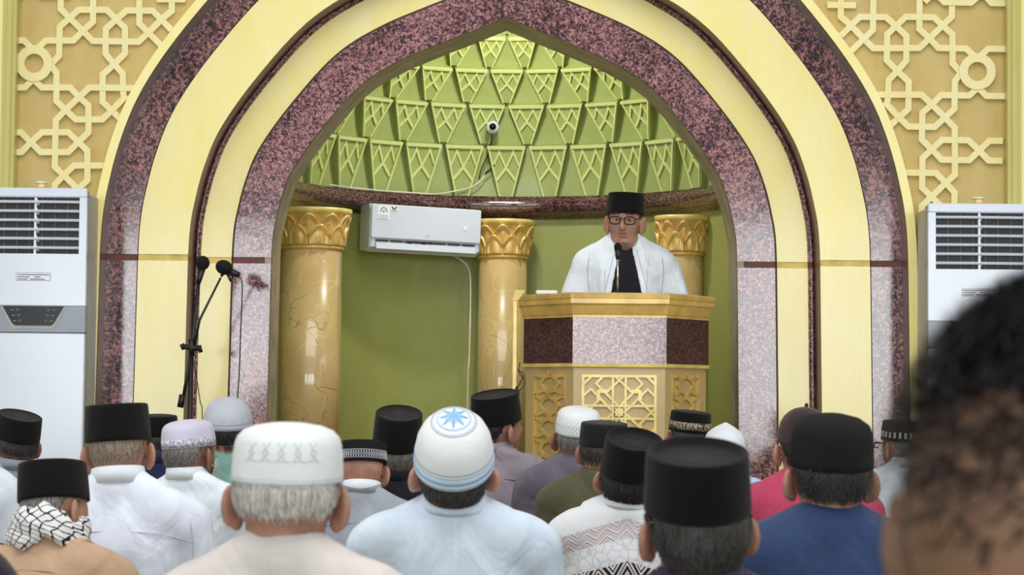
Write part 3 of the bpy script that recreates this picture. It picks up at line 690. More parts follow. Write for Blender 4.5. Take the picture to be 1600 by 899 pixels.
def nets(xs, ys, zs, S):
    """surface nets on a rectilinear grid"""
    nx, ny, nz = S.shape; ins = S < 0
    cnt = np.zeros((nx-1, ny-1, nz-1)); acc = np.zeros((nx-1, ny-1, nz-1, 3))
    XYZ = np.stack(np.meshgrid(xs, ys, zs, indexing='ij'), -1)
    cs = [(i, j, k) for i in (0, 1) for j in (0, 1) for k in (0, 1)]
    def sub(A, c): return A[c[0]:nx-1+c[0], c[1]:ny-1+c[1], c[2]:nz-1+c[2]]
    for a in cs:
        for ax in range(3):
            if a[ax]: continue
            b = list(a); b[ax] = 1
            sa, sb = sub(S, a), sub(S, b); idx = np.nonzero((sa < 0) != (sb < 0))
            t = (sa[idx]/(sa[idx]-sb[idx]))[:, None]; pa = sub(XYZ, a)[idx]; pb = sub(XYZ, b)[idx]
            acc[idx] += pa+(pb-pa)*t; cnt[idx] += 1
    act = cnt > 0; ids = -np.ones(act.shape, int); ids[act] = np.arange(act.sum()); V = acc[act]/cnt[act][:, None]; F = []
    for ax in range(3):
        o = [a for a in range(3) if a != ax]
        sl0 = [slice(1, -1)]*3; sl1 = [slice(1, -1)]*3; sl0[ax] = slice(0, S.shape[ax]-1); sl1[ax] = slice(1, S.shape[ax])
        A, B = ins[tuple(sl0)], ins[tuple(sl1)]
        for flip, m in ((0, A & ~B), (1, ~A & B)):
            i = np.stack(np.nonzero(m), -1); i[:, o[0]] += 1; i[:, o[1]] += 1
            def cell(d0, d1): j = i.copy(); j[:, o[0]] -= d0; j[:, o[1]] -= d1; return ids[j[:, 0], j[:, 1], j[:, 2]]
            q = np.stack((cell(1, 1), cell(0, 1), cell(0, 0), cell(1, 0)), -1)
            if (flip == 1) != (ax == 1): q = q[:, ::-1]
            F.append(q)
    F = np.concatenate(F); return V, F[(F >= 0).all(1)]
def axis(segs):
    out = []
    for a, b, s in segs: out += list(np.linspace(a, b, max(2, int(round((b-a)/s))+1))[:-1])
    return np.array(out+[segs[-1][1]])
def head_core(X, Y, Z):
    d = ell(X, Y, Z, (0, -.01, .745), (.077, .098, .088))
    d = smin(d, ell(X, Y, Z, (0, -.035, .72), (.07, .066, .07)), .02)
    d = smin(d, ell(X, Y, Z, (0, .035, .69), (.062, .062, .075)), .03)
    d = smin(d, ell(X, Y, Z, (0, .055, .632), (.036, .036, .028)), .035)
    return smin(d, cone(X, Y, Z, (0, -.035, .56), (0, -.018, .69), .062, .056), .025)
def ears(X, Y, Z, d):
    for s in (1, -1):
        e = ell(X, Y, Z, (s*.090, -.012, .704), (.0095, .023, .036), s*R(34))
        e = smin(e, ell(X, Y, Z, (s*.081, .0, .678), (.010, .012, .016)), .008)
        e = np.maximum(e, -ell(X, Y, Z, (s*.099, .004, .708), (.010, .014, .024), s*R(34)))
        d = smin(d, e, .007)
    return d
def torso(X, Y, Z, dz=0.0):
    d = ell(X, Y, Z, (0, .0, .13+dz), (.17, .135, .14))
    d = smin(d, ell(X, Y, Z, (0, .005, .29+dz), (.15, .12, .18)), .05)
    d = smin(d, ell(X, Y, Z, (0, -.008, .43+dz), (.165, .118, .16)), .05)
    d = smin(d, cone(X, Y, Z, (-.15, -.015, .535+dz), (.15, -.015, .535+dz), .056, .056), .05)
    for s in (1, -1): d = smin(d, cone(X, Y, Z, (s*.12, -.025, .555+dz), (s*.02, -.03, .615+dz), .045, .05), .04)
    return d
def arms(X, Y, Z, d, J, g=0.0, hands=True):
    """J: shoulder, elbow, wrist of the right arm"""
    for s in (1, -1):
        sh, el, wr = [(s*p[0], p[1], p[2]) for p in J]
        d = smin(d, cone(X, Y, Z, sh, el, .052+g, .042+g*1.3), .03)
        d = smin(d, cone(X, Y, Z, el, wr, .041+g*1.3, .028+g*1.5), .02)
        if hands:
            w = Vector(wr); t = (Vector(wr)-Vector(el)).normalized(); h = w+t*.06; sd = Vector((0, 0, 1)).cross(t).normalized()
            d = smin(d, cone(X, Y, Z, w, h, .026, .03), .015)
            for k in range(4):
                b = h+sd*(-.027+.018*k); tip = b+t*(.06, .072, .068, .052)[k]+Vector((0, 0, -.018)); d = smin(d, cone(X, Y, Z, b, tip, .0085, .007), .005)
            b = w+t*.02-sd*s*.025; d = smin(d, cone(X, Y, Z, b, b+t*.05-sd*s*.03, .011, .008), .006)
    return d
def legs_seated(X, Y, Z, d, g=0.0):
    for s in (1, -1):
        d = smin(d, cone(X, Y, Z, (s*.1, .02, .105), (s*.235, .25, .1), .085+g, .062+g), .04)
        d = smin(d, cone(X, Y, Z, (s*.235, .25, .09), (-s*.02, .31+.03*s, .065), .056+g, .042+g), .02)
    return d
def feet_seated(X, Y, Z, d):
    for s in (1, -1): d = smin(d, cone(X, Y, Z, (-s*.02, .31+.03*s, .06), (-s*.16, .33+.03*s, .045), .035, .022), .02)
    return d
SEAT_ARM = ((.185, -.012, .52), (.222, .03, .29), (.10, .20, .19))
def grid(xs, ys, zs): return np.meshgrid(xs, ys, zs, indexing='ij')
xs = axis([(-.40, -.115, .015), (-.115, .115, .0052), (.115, .40, .015)]); ys = axis([(-.2, -.125, .012), (-.125, .13, .0056), (.13, .44, .015)]); zs = axis([(-.03, .56, .014), (.56, .85, .0056)])
X, Y, Z = grid(xs, ys, zs)
d = smin(torso(X, Y, Z), head_core(X, Y, Z), .03); d = ears(X, Y, Z, d)
d = smin(d, ell(X, Y, Z, (0, .104, .693), (.013, .018, .02)), .012)
d = arms(X, Y, Z, d, SEAT_ARM); d = legs_seated(X, Y, Z, d); d = feet_seated(X, Y, Z, d); d = np.maximum(d, .004-Z)
T_BODY = nets(xs, ys, zs, d)
xs = axis([(-.36, .36, .012)]); ys = axis([(-.22, .3, .012)]); zs = axis([(-.02, .68, .012)]); X, Y, Z = grid(xs, ys, zs)
d = torso(X, Y, Z)-.016; d = arms(X, Y, Z, d, SEAT_ARM, .012, False)
d = np.maximum(d, Z-(.655-Y*.35)); d = np.maximum(d, .03-Z)
T_SHIRT = nets(xs, ys, zs, d)
xs = axis([(-.44, .44, .014)]); ys = axis([(-.2, .46, .014)]); zs = axis([(-.02, .3, .014)]); X, Y, Z = grid(xs, ys, zs)
d = ell(X, Y, Z, (0, .0, .13), (.18, .145, .14)); d = legs_seated(X, Y, Z, d, .012); d = np.maximum(d, .002-Z)
T_LEGS = nets(xs, ys, zs, d)
BVH = BVHTree.FromPolygons([tuple(v) for v in T_SHIRT[0]], [tuple(int(i) for i in f) for f in T_SHIRT[1]])
def sst(a, b, x): t = np.clip((x-a)/(b-a), 0, 1); return t*t*(3-2*t)
def rotm(p, yw, r): return np.array(Matrix.Rotation(yw, 3, 'Z') @ Matrix.Rotation(r, 3, 'Y') @ Matrix.Rotation(p, 3, 'X'))
def deform(V, q):
    """pose template points: girth, head turn about the neck, forward lean, scale"""
    V = np.array(V, float).reshape(-1, 3); z = V[:, 2].copy()
    gw = 1-sst(.57, .645, z); gg = q.get('girth', 1.0); V[:, 0] *= 1+(gg-1)*gw; V[:, 1] *= 1+(gg-1)*gw
    V[:, 2] -= q.get('hd', 0)*sst(.6, .7, z)
    w = sst(.585, .675, z)*(np.abs(V[:, 0]) < .13); hp = np.array((0, -.025, .64)); A = (R(q.get('hp', 0)), R(q.get('hy', 0)), R(q.get('hr', 0)))
    nb = 9; lv = np.round(w*(nb-1)).astype(int)
    out = V.copy()
    M1 = [rotm(*[a*k/(nb-1) for a in A]) for k in range(nb)]
    lo = np.floor(w*(nb-1)).astype(int).clip(0, nb-2); fr = (w*(nb-1)-lo)[:, None]
    rel = V-hp; M1 = np.array(M1)
    pa = np.einsum('nij,nj->ni', M1[lo], rel); pb = np.einsum('nij,nj->ni', M1[lo+1], rel); out = pa*(1-fr)+pb*fr+hp
    ln = q.get('lean', 0)
    if ln:
        w2 = sst(.12, .5, z); piv = np.array((0, -.02, .12)); ang = -R(ln)*w2; rel = out-piv; c, s = np.cos(ang), np.sin(ang)
        out = np.stack((rel[:, 0], rel[:, 1]*c-rel[:, 2]*s, rel[:, 1]*s+rel[:, 2]*c), -1)+piv
    return out*q.get('s', 1.0)
# ---- hair laid over the scalp
def scalp(az, el, extra=0):
    """az from the back (0 = -Y), el up; returns points on the head plus outward directions"""
    dirs = np.stack((np.sin(az)*np.cos(el), -np.cos(az)*np.cos(el), np.sin(el)), -1); c = np.array((0, -.012, .742))
    lo = np.zeros(len(az)); hi = np.full(len(az), .16)
    for _ in range(16):
        mid = (lo+hi)/2; p = c+dirs*mid[:, None]; ins = head_core(p[:, 0], p[:, 1], p[:, 2]) < 0; lo = np.where(ins, mid, lo); hi = np.where(ins, hi, mid)
    return c+dirs*(lo+extra)[:, None], dirs
def hairline(az, nape=-38):
    a = np.abs(np.degrees(az)); return np.radians(np.interp(a, [0, 40, 56, 66, 74, 100, 108, 114, 124, 150], [nape, nape+1, max(nape, -32), -18, 4, 4, -12, -6, 18, 48]))
def hair(q, root, m, thick=.007, top=45, nape=-38, n=900, length=.022, lift=.004, sides=124, curl=0, shell_lo=None, fade=0):
    na, ne = 56, 14; V = []; F = []
    az = np.linspace(-R(sides), R(sides), na) if sides < 180 else np.linspace(-math.pi, math.pi, na)
    hl = hairline(az, nape); A = np.repeat(az[:, None], ne, 1); t = np.linspace(0, 1, ne)[None]
    if shell_lo is not None: hl = np.maximum(hl, R(shell_lo))
    E = hl[:, None]+(R(top)-hl[:, None])*t
    th = thick*sst(0, .3, t+0*A)*(sst(0, .1, (R(sides+2)-np.abs(A))) if sides < 180 else 1); rs = np.random.RandomState(q['seed'])
    th = th*(1+.25*rs.randn(na, ne)*.6)-.0015*(t < .02)
    pts, _ = scalp(A.ravel(), E.ravel(), th.ravel())
    F = [(i*ne+j, (i+1)*ne+j, (i+1)*ne+j+1, i*ne+j+1) for i in range(na-1) for j in range(ne-1)]
    if thick > .002: h = mesh('hair', deform(pts, q), F, m, root, True, pts)
    else: h = None
    # strands
    a = rs.uniform(-R(sides), R(sides), n); hl = hairline(a, nape); tp = R(top) if sides > 150 else R(0); e = hl+np.maximum(tp-hl, .02)*rs.rand(n)**(.9 if not fade else fade)
    L = length*(.6+.8*rs.rand(n))*(1-.85*sst(45, 66, np.abs(np.degrees(a)))*(sides < 150)); V = []; base, dr = scalp(a, e, thick*.4)
    pa = [base]
    for k in (1, 2):
        a2 = a+rs.randn(n)*.03*k+curl*rs.randn(n)*.25; e2 = e-L*k*.5/.095+curl*rs.randn(n)*.15; p, dr2 = scalp(a2, e2, thick+lift*k*.5*(.4+rs.rand(n)*1.2)); pa.append(p)
    tan = np.stack((np.cos(a), np.sin(a), 0*a), -1); wd = .0011
    arr = np.stack((pa[0]-tan*wd, pa[0]+tan*wd, pa[1]+tan*wd*.8, pa[1]-tan*wd*.8, pa[2]), 1).reshape(-1, 3)
    F = []
    for i in range(n): k = i*5; F += [(k, k+1, k+2, k+3), (k+3, k+2, k+4)]
    s_ = mesh('hair_strands', deform(arr, q), F, m, root, True, arr); s_['kind'] = 'stuff'
# ---- caps: lathe profiles in head space (rx, ry = 1)
SONGKOK = [(.0, .008), (.93, .0), (1.0, .0), (1.005, .01), (.985, .05), (.955, .094), (.945, .100), (.90, .1025), (.885, .101), (.80, .0985), (.4, .0975), (0, .0975)]
SONGKOK_DEEP = [(.0, .008), (.93, .0), (1.0, .0), (1.005, .01), (.985, .05), (.955, .104), (.945, .111), (.91, .113), (.885, .109), (.84, .101), (.7, .0985), (.4, .0975), (0, .0975)]
SONGKOK_LOW = [(.0, .008), (.93, .0), (1.0, .0), (1.0, .01), (.98, .05), (.955, .078), (.93, .083), (.7, .087), (.4, .088), (0, .088)]
KUFI = [(.0, .008), (.95, .0), (1.0, .0), (1.0, .012), (.985, .045), (.955, .068), (.91, .081), (.8, .093), (.6, .101), (.3, .106), (0, .107)]
DOME = [(.0, .008), (.95, .0), (1.0, .0), (1.01, .012), (.985, .04), (.92, .068), (.80, .090), (.62, .107), (.42, .118), (.2, .124), (0, .126)]
SOFT = [(.0, .008), (.95, .0), (1.0, .0), (1.0, .012), (.98, .045), (.945, .066), (.87, .08), (.65, .092), (.3, .099), (0, .101)]
SKULL = [(.0, .008), (.95, .0), (1.0, .0), (1.0, .012), (.97, .04), (.9, .062), (.76, .083), (.55, .098), (.3, .106), (0, .108)]
POINT = [(.0, .008), (.95, .0), (1.0, .0), (1.0, .012), (.96, .04), (.86, .062), (.66, .080), (.4, .096), (.15, .108), (0, .114)]
CRX, CRY, CZ, CC = .0905, .109, .747, -.011
CDZ = [0.0]
def cap_pts(pts, tilt=4, dz=0):
    V = np.array(pts, float); c, s = math.cos(R(tilt)), math.sin(R(tilt)); y = V[:, 1]; z = V[:, 2]
    return np.stack((V[:, 0]*CRX, (y*CRY)*c-(z)*s+CC, y*CRY*s+z*c+CZ+dz+CDZ[0]), -1)
def prof_r(prof, h):
    p = [(z, r) for r, z in prof[2:]]; return float(np.interp(h, [a for a, b in p], [b for a, b in p]))
def cap(q, root, prof, m, hs=1.0, n=40, name='cap', tilt=4, crease=0):
    rings = []
    for r, z in prof: rings.append([(r*math.cos(2*math.pi*k/n), r*math.sin(2*math.pi*k/n), z*hs-(crease*(1-abs(math.cos(2*math.pi*k/n)))*(.3 if r < .85 and z > .06 else 0))) for k in range(n)])
    g = G(); g.loft(rings); rest = cap_pts(g.v, tilt); q['prof'] = prof; q['hs'] = hs; q['tilt'] = tilt
    return mesh(name, deform(rest, q), g.f, m, root, True, rest)
def cap_band(q, capo, z0, z1, m, grow=.012, name='band', n=48):
    rings = []
    for z, gr in ((z0, 0), (z0, grow), (z1, grow), (z1, 0)): rings.append([((prof_r(q['prof'], z)+gr)*math.cos(2*math.pi*k/n), (prof_r(q['prof'], z)+gr)*math.sin(2*math.pi*k/n), z*q['hs']) for k in range(n)])
    g = G(); g.loft(rings, True, False); rest = cap_pts(g.v, q['tilt']); return mesh(name, deform(rest, q), g.f, m, capo, True, rest)
def cap_lines(q, capo, polys, w, m, name='embroidery', grow=.012):
    """flat stitched lines: polylines of (angle deg, height)"""
    g = G()
    for pl in polys:
        pts = np.array([(a, z) for a, z in pl]); k = []
        def fn(a, z, dd): r = prof_r(q['prof'], z/620)+dd; return (r*math.sin(R(a)), -r*math.cos(R(a)), z/620*q['hs'])
        bar_strip(g, [(a, z*620) for a, z in pl], w, fn, -.004, grow)
    rest = cap_pts(g.v, q['tilt']); return mesh(name, deform(rest, q), g.f, m, capo, False, rest)
def collar(q, root, m, z=.648, h=.024, rx=.069, ry=.072, gap=0, name='collar', flare=.010, cy=-.026, slope=.5, th=.004):
    n = 40; rings = []
    for k in range(n+1):
        a = -math.pi+R(gap)+(2*math.pi-2*R(gap))*k/n; sx, sy = math.sin(a), -math.cos(a); zz = z-.07*slope*max(0, sy)
        def pt(e, dz): return ((rx+e)*sx, cy+(ry+e)*sy, zz+dz)
        rings.append([pt(-.004, h), pt(-.002, h+.003), pt(.004, h), pt(flare, -.016), pt(flare-th, -.016), pt(-.008, h-.004)])
    g = G(); g.loft(rings); return mesh(name, deform(g.v, q), g.f, m, root, True, g.v)
def seam(q, shirt, pts, m, w=.0022, name='seam'):
    """a stitched line on the back of the shirt: points (x,z) dropped onto the cloth"""
    P3 = []
    for p in bend([(a, 0, b) for a, b in pts], 8):
        hit = BVH.ray_cast(Vector((p.x, -.5, p.z)), Vector((0, 1, 0)))
        if hit[0] is not None: P3.append(hit[0]-Vector((0, .0012, 0)))
    if len(P3) > 2:
        g = G(); g.tube(P3, w, 5); return mesh(name, deform(g.v, q), g.f, m, shirt, True, g.v)
SKINS = {'tan': m_skin('skin_tan', (172, 128, 108)), 'brown': m_skin('skin_brown', (144, 104, 86)), 'light': m_skin('skin_light', (194, 148, 128)), 'dark': m_skin('skin_dark', (152, 118, 94))}
HAIRS = {'black': m_hair('hair_black', (20, 19, 20), (46, 44, 46)), 'dark': m_hair('hair_dark', (30, 28, 28), (76, 72, 70)), 'grey': m_hair('hair_grey', (84, 78, 74), (150, 144, 138)), 'white': m_hair('hair_white', (150, 144, 136), (226, 222, 216)), 'stub': m_hair('hair_stubble', (116, 96, 82), (164, 146, 130))}
VELVET = m_cloth('black_velvet', (7, 6, 7), .25, .9, .2, .07); FELT = m_cloth('black_felt', (24, 24, 26), .15, .95, .15, 0)
NAVYF = m_cloth('navy_felt', (22, 23, 28), .15, .9, .15, .1); MAROON = m_cloth('maroon_knit', (52, 30, 34), .2, .9, .3, .2)
WHITEC = m_cloth('white_cotton', (224, 230, 236), .03, .85, .25); WCAP = m_cloth('white_cap_cotton', (232, 236, 236), .02, .85, .2)
LAV = m_cloth('lavender_cotton', (206, 202, 222), .03, .85, .2); GREYC = m_cloth('grey_white_knit', (186, 190, 198), .04, .9, .3)
STITCH = m_cloth('white_stitch', (196, 198, 204), .05, .8, .1); GREYST = m_cloth('grey_stitch', (150, 152, 164), .05, .8, .1); PALEST = m_cloth('pale_stitch', (196, 204, 208), .03, .8, .1)
BLUEST = m_cloth('blue_stitch', (126, 178, 222), .05, .8, .1); BLUEPALE = m_cloth('pale_blue_stitch', (178, 206, 232), .04, .8, .1)
def m_speckle(name, a, b, scale=140):
    t = NT(name); v = t.coord('rest'); return t.fin(t.ramp(t.noise(v, scale, 2), [(.44, a), (.56, b)]), .6)
GOLDBAND = m_speckle('gold_brocade', (40, 32, 26), (176, 160, 130))
def m_keffiyeh():
    t = NT('keffiyeh_cloth'); v = t.coord('rest'); sp = t.n('ShaderNodeSeparateXYZ'); t.set(sp.inputs[0], v)
    n = t.math('MULTIPLY', t.math('SUBTRACT', t.noise(v, 30, 2), .5), .8)
    a = t.math('ADD', t.math('MULTIPLY', t.math('ADD', sp.outputs[0], sp.outputs[2]), 34), n); b = t.math('ADD', t.math('MULTIPLY', t.math('SUBTRACT', sp.outputs[0], sp.outputs[2]), 34), n)
    la = t.math('ABSOLUTE', t.math('SUBTRACT', t.math('FRACT', a), .5)); lb = t.math('ABSOLUTE', t.math('SUBTRACT', t.math('FRACT', b), .5))
    mx = t.math('MAXIMUM', la, lb)
    return t.fin(t.ramp(mx, [(.405, (232, 232, 232)), (.43, (22, 22, 24))]), .9, 0, t.bump(t.noise(v, 22, 2), .6, .02))
def m_batik():
    t = NT('batik_cloth'); v = t.coord('rest'); sp = t.n('ShaderNodeSeparateXYZ'); t.set(sp.inputs[0], v); x, z = sp.outputs[0], sp.outputs[2]
    # distance below the shoulder line
    ax = t.math('ABSOLUTE', x); sh = t.math('SUBTRACT', .600, t.math('MULTIPLY', ax, .30)); dn = t.math('SUBTRACT', sh, z)
    zig = t.math('ABSOLUTE', t.math('SUBTRACT', t.math('FRACT', t.math('MULTIPLY', x, 17)), .5))
    st = t.math('FRACT', t.math('ADD', t.math('MULTIPLY', dn, 46), t.math('MULTIPLY', zig, 2.2)))
    band = t.ramp(st, [(0, (226, 226, 230)), (.3, (34, 30, 32)), (.42, (226, 226, 230)), (.6, (206, 168, 168)), (.85, (226, 226, 230)), (.95, (34, 30, 32))], 'CONSTANT')
    vor = t.voro(t.mapv(v, (1, .2, 1)), 34, 'DISTANCE_TO_EDGE'); mid = t.ramp(vor, [(.0, (202, 204, 212)), (.05, (212, 214, 220)), (.08, (228, 230, 234))])
    zg2 = t.math('ABSOLUTE', t.math('SUBTRACT', t.math('FRACT', t.math('MULTIPLY', x, 12)), .5))
    st2 = t.math('FRACT', t.math('ADD', t.math('MULTIPLY', dn, 24), t.math('MULTIPLY', zg2, 3.0)))
    low = t.ramp(st2, [(0, (24, 22, 24)), (.34, (220, 190, 186)), (.46, (230, 230, 232)), (.62, (24, 22, 24)), (.8, (230, 230, 232))], 'CONSTANT')
    m1 = t.math('MULTIPLY', t.math('GREATER_THAN', dn, .012), t.math('LESS_THAN', dn, .066)); m2 = t.math('GREATER_THAN', dn, .135)
    col = t.mix(m1, mid, band); col = t.mix(m2, col, low)
    col = t.mix(t.math('LESS_THAN', dn, .006), col, lin((226, 228, 232)))
    return t.fin(col, .85, 0, t.bump(t.noise(v, 8, 3), .4, .02), 0, .25)
TROUS = [m_cloth('dark_trousers', (44, 44, 50)), m_cloth('checked_sarong', (96, 70, 62)), m_cloth('grey_trousers', (92, 92, 94))]
pcount = [0]
def person(px, py, Y, label, prof=SONGKOK, capm=VELVET, hairm='black', hk=None, skin='tan', shirt=None, yaw=0, col=None, tilt=4, hs=1.0, crease=0, off_cap=False, fixed_s=None, cdz=0.0, **pose):
    """px,py: photo pixel of the cap's highest point; Y: distance. Scaled so that the seat is on the floor and the cap top meets the pixel."""
    pcount[0] += 1; CDZ[0] = cdz; q = dict(pose); q['seed'] = pcount[0]; q['s'] = 1.0
    tops = deform(cap_pts([(r*math.cos(a), r*math.sin(a), z*hs) for r, z in prof for a in np.linspace(0, 6.283, 16)], tilt), q)
    k = tops[:, 2].argmax(); tgt = P(px, py, Y); s = fixed_s or tgt.z/tops[k, 2]; q['s'] = s
    ctr = deform(cap_pts([(0, 0, .05)], tilt), q)[0]; rz = R(yaw); ox = ctr[0]*math.cos(rz)-ctr[1]*math.sin(rz); oy = ctr[0]*math.sin(rz)+ctr[1]*math.cos(rz)
    loc = (tgt.x-ox, Y-oy, 0)
    root = mesh('person', deform(T_BODY[0], q), T_BODY[1], SKINS[skin], None, True, T_BODY[0]); root.location = loc; root.rotation_euler = (0, 0, rz)
    tag(root, label, 'person', 'seated worshippers')
    V = T_SHIRT[0].copy(); wob = np.array([mnoise.noise(Vector((v[0]*9+pcount[0]*3.1, v[1]*9, v[2]*6))) for v in V]); wob2 = np.array([mnoise.noise(Vector((v[0]*24+pcount[0]*3.1, v[1]*24, v[2]*11))) for v in V])
    cc = np.array((0, 0, .35)); dirv = V-cc*np.array((0, 0, 1)); dirv[:, 2] = 0; L = np.linalg.norm(dirv, axis=1)[:, None]+1e-6
    V += dirv/L*(wob*.007+wob2*.003)[:, None]
    so = mesh('shirt', deform(V, q), T_SHIRT[1], shirt, root, True, T_SHIRT[0])
    mesh('trousers', deform(T_LEGS[0], q), T_LEGS[1], TROUS[pcount[0] % 3], root, True, T_LEGS[0])
    if hairm: hair(q, root, HAIRS[hairm], **(hk or {}))
    co = None if off_cap else cap(q, root, prof, capm, hs, 40, 'cap', tilt, crease)
    if col: collar(q, root, col if not isinstance(col, tuple) else col[0], **({} if not isinstance(col, tuple) else col[1]))
    q['root'] = root; q['shirt'] = so; q['cap'] = co; q['ws'] = s
    return q
def prof_r(prof, h):
    zs_ = [z for r, z in prof]; k = int(np.argmax(zs_)); p = prof[2:k+1]
    return float(np.interp(h, [z for r, z in p], [r for r, z in p]))
def prof_z(prof, r): p = prof[2:][::-1]; return float(np.interp(r, [a for a, z in p], [z for a, z in p]))
def cap_plan(q, capo, fnr, m, name, r0=0, nr=5, na=64, grow=.0012):
    """a flat stitched figure on the crown: fnr(angle)->(inner r, outer r)"""
    V = []; F = []
    for i in range(na+1):
        a = 2*math.pi*i/na; ri, ro = fnr(a)
        for j in range(nr+1):
            r = ri+(ro-ri)*j/nr; V.append((r*math.cos(a), r*math.sin(a), prof_z(q['prof'], r)*q['hs']+grow))
    for i in range(na):
        for j in range(nr): k = i*(nr+1)+j; F.append((k, k+1, k+nr+2, k+nr+1))
    rest = cap_pts(V, q['tilt']); return mesh(name, deform(rest, q), F, m, capo, False, rest)
C = lambda n, c, **k: m_cloth(n, c, **k)
shirts = dict(grey=C('pale_grey_shirt', (140, 148, 158)), tan=C('tan_shirt', (186, 156, 128)), white=C('white_shirt', (222, 228, 244)), navy=C('navy_shirt', (36, 44, 78)),
 white2=C('white_shirt_plain', (224, 232, 240)), mint=C('mint_shirt', (122, 160, 148)), beige=C('off_white_robe', (216, 208, 204)), stain=C('grey_shirt_stained', (150, 156, 164), stains=(112, 118, 128)),
 black=C('black_shirt', (22, 23, 30)), pale=C('pale_blue_white_shirt', (206, 220, 234)), lav=C('lavender_grey_shirt', (146, 136, 146)), purple=C('dusty_purple_shirt', (104, 96, 110), var=.12),
 olive=C('olive_shirt', (86, 84, 62)), batik=m_batik(), indigo=C('indigo_shirt', (46, 40, 66)), sky=C('sky_blue_shirt', (164, 196, 230)), pink=C('raspberry_shirt', (176, 62, 92)),
 navyt=C('navy_tee', (44, 62, 98)), aubergine=C('aubergine_shirt', (44, 32, 50)), white3=C('white_shirt_back', (214, 222, 232)), char=C('charcoal_shirt', (70, 66, 62)))
S = shirts
# ---- far row (nearest the wall) to near row
q = person(246, 647, 8.9, 'man in black velvet cap and navy shirt behind the shaven-headed man', SONGKOK_LOW, VELVET, 'dark', dict(n=300), 'brown', S['navy'], col=S['navy'])
q = person(775, 607, 9.0, 'man in tall black cap and lavender grey shirt in front of the middle column', SONGKOK, VELVET, 'black', dict(n=300, nape=-42), 'tan', S['lav'], hy=-38, yaw=-12, hr=7, hp=8, hs=1.12, col=S['lav'])
seam(q, q['shirt'], [(-.2, .5), (0, .52), (.2, .5)], S['char'], .0012)
q = person(1079, 640, 9.1, 'man in black cap with gold brocade band below the lectern', SONGKOK_LOW, VELVET, 'dark', dict(n=300), 'tan', S['char'], hr=5, col=S['char'])
cap_band(q, q['cap'], .012, .044, GOLDBAND)
q = person(1412, 656, 9.0, 'man in black cap with pale ticks and glasses beside the blurred head', SONGKOK_LOW, FELT, 'grey', dict(n=300, thick=.003), 'tan', S['white3'], hy=28, col=S['white3'])
cap_lines(q, q['cap'], [[(a, .014), (a, .040)] for a in range(0, 360, 14)], 6, STITCH, 'tick_band'); 
g = G(); g.tube([(-.084, .0, .735), (-.086, .05, .735), (-.078, .09, .732)], .003, 6); g.tube([(-.078, .092, .732), (-.076, .098, .715), (-.045, .11, .712), (-.03, .112, .735), (-.076, .093, .738)], .003, 6)
mesh('glasses', deform(g.v, q), g.f, M['black'], q['root'], True, g.v)
q = person(904, 634, 8.5, 'man in white knitted cap and dusty purple shirt in front of the lectern', KUFI, WCAP, 'grey', dict(n=500, thick=.005), 'brown', S['purple'], hp=6, hr=5, hs=.98, hy=-4)
cap_lines(q, q['cap'], [[(a+(6 if k % 2 else -6), .012+.009*k) for k in range(5)] for a in range(0, 360, 12)], 1.6, PALEST)
q = person(29, 639, 8.0, 'man in black cap and pale grey shirt at the left edge before the air conditioner', SONGKOK, VELVET, 'dark', dict(n=300, thick=.005), 'brown', S['grey'], hy=30, hp=10, hr=4, hs=.9, col=S['grey'])
q = person(356, 620, 8.0, 'man in pale grey knitted skullcap and mint green shirt below the microphones', SKULL, GREYC, 'black', dict(n=300), 'tan', S['mint'], hp=5, hs=1.0)
cap_lines(q, q['cap'], [[(a, .03), (a+5, .085)] for a in range(0, 360, 24)]+[[(a, .022) for a in range(0, 361, 10)]], 1.3, GREYST)
q = person(1133, 660, 8.5, 'man in plain white pointed cap and sky blue shirt at the granite jamb', POINT, WHITEC, 'grey', dict(n=300, thick=.004), 'brown', S['sky'], hs=1.0, hr=3)
q = person(944, 657, 7.7, 'man in dark navy cap and olive shirt, half hidden by the batik shirt', SONGKOK_LOW, NAVYF, 'dark', dict(n=500), 'tan', S['olive'], hy=-15, hr=4, yaw=-6)
q = person(622, 633, 7.5, 'man in tall black velvet cap and black shirt against the green wall', SONGKOK, VELVET, 'grey', dict(n=400, thick=.004), 'brown', S['black'], hp=12, hr=7, hs=1.25, girth=1.05, hy=-8, col=S['black'])
q = person(294, 655, 7.3, 'grey-haired man in lavender white cap, white shirt and face mask', KUFI, LAV, 'grey', dict(n=900, thick=.008), 'brown', S['white2'], hy=-24, yaw=-6, hs=.92, hr=-3, col=WHITEC)
cap_band(q, q['cap'], .004, .034, m_speckle('grey_scroll_band', (150, 150, 166), (214, 212, 226), 90), .008)
g = G(); g.tube(bend([(.088, -.012, .738), (.094, -.022, .715), (.09, -.008, .69), (.07, .04, .672)], 5), .002, 6); mesh('mask_loop', deform(g.v, q), g.f, WHITEC, q['root'], True, g.v)
g = G(); g.loft([[(.068, .045, .69), (.05, .09, .71), (.02, .118, .71)], [(.07, .044, .668), (.056, .096, .67), (.02, .13, .675)], [(.058, .05, .635), (.045, .085, .625), (.015, .105, .625)]], False); mesh('face_mask', deform(g.v, q), g.f, m_cloth('mask_green', (186, 208, 206)), q['root'], True, g.v)
q = person(566, 686, 7.0, 'bald man in black cap with white looped embroidery and stained grey shirt', SONGKOK_LOW, FELT, None, None, 'tan', S['stain'], hs=.92, col=(S['stain'], dict(h=.022)), lean=10, hp=-2)
cap_lines(q, q['cap'], [[(a+(4.5*math.sin(t)), .030+.017*math.cos(t)) for t in np.linspace(0, 6.283, 11)] for a in range(0, 360, 6)], .9, STITCH)
cap_plan(q, q['cap'], lambda a: (.62, .68), GREYST, 'crown_ring', grow=.002)
collar(q, q['root'], WHITEC, h=.026, rx=.069, ry=.075, name='inner_collar', flare=.006)
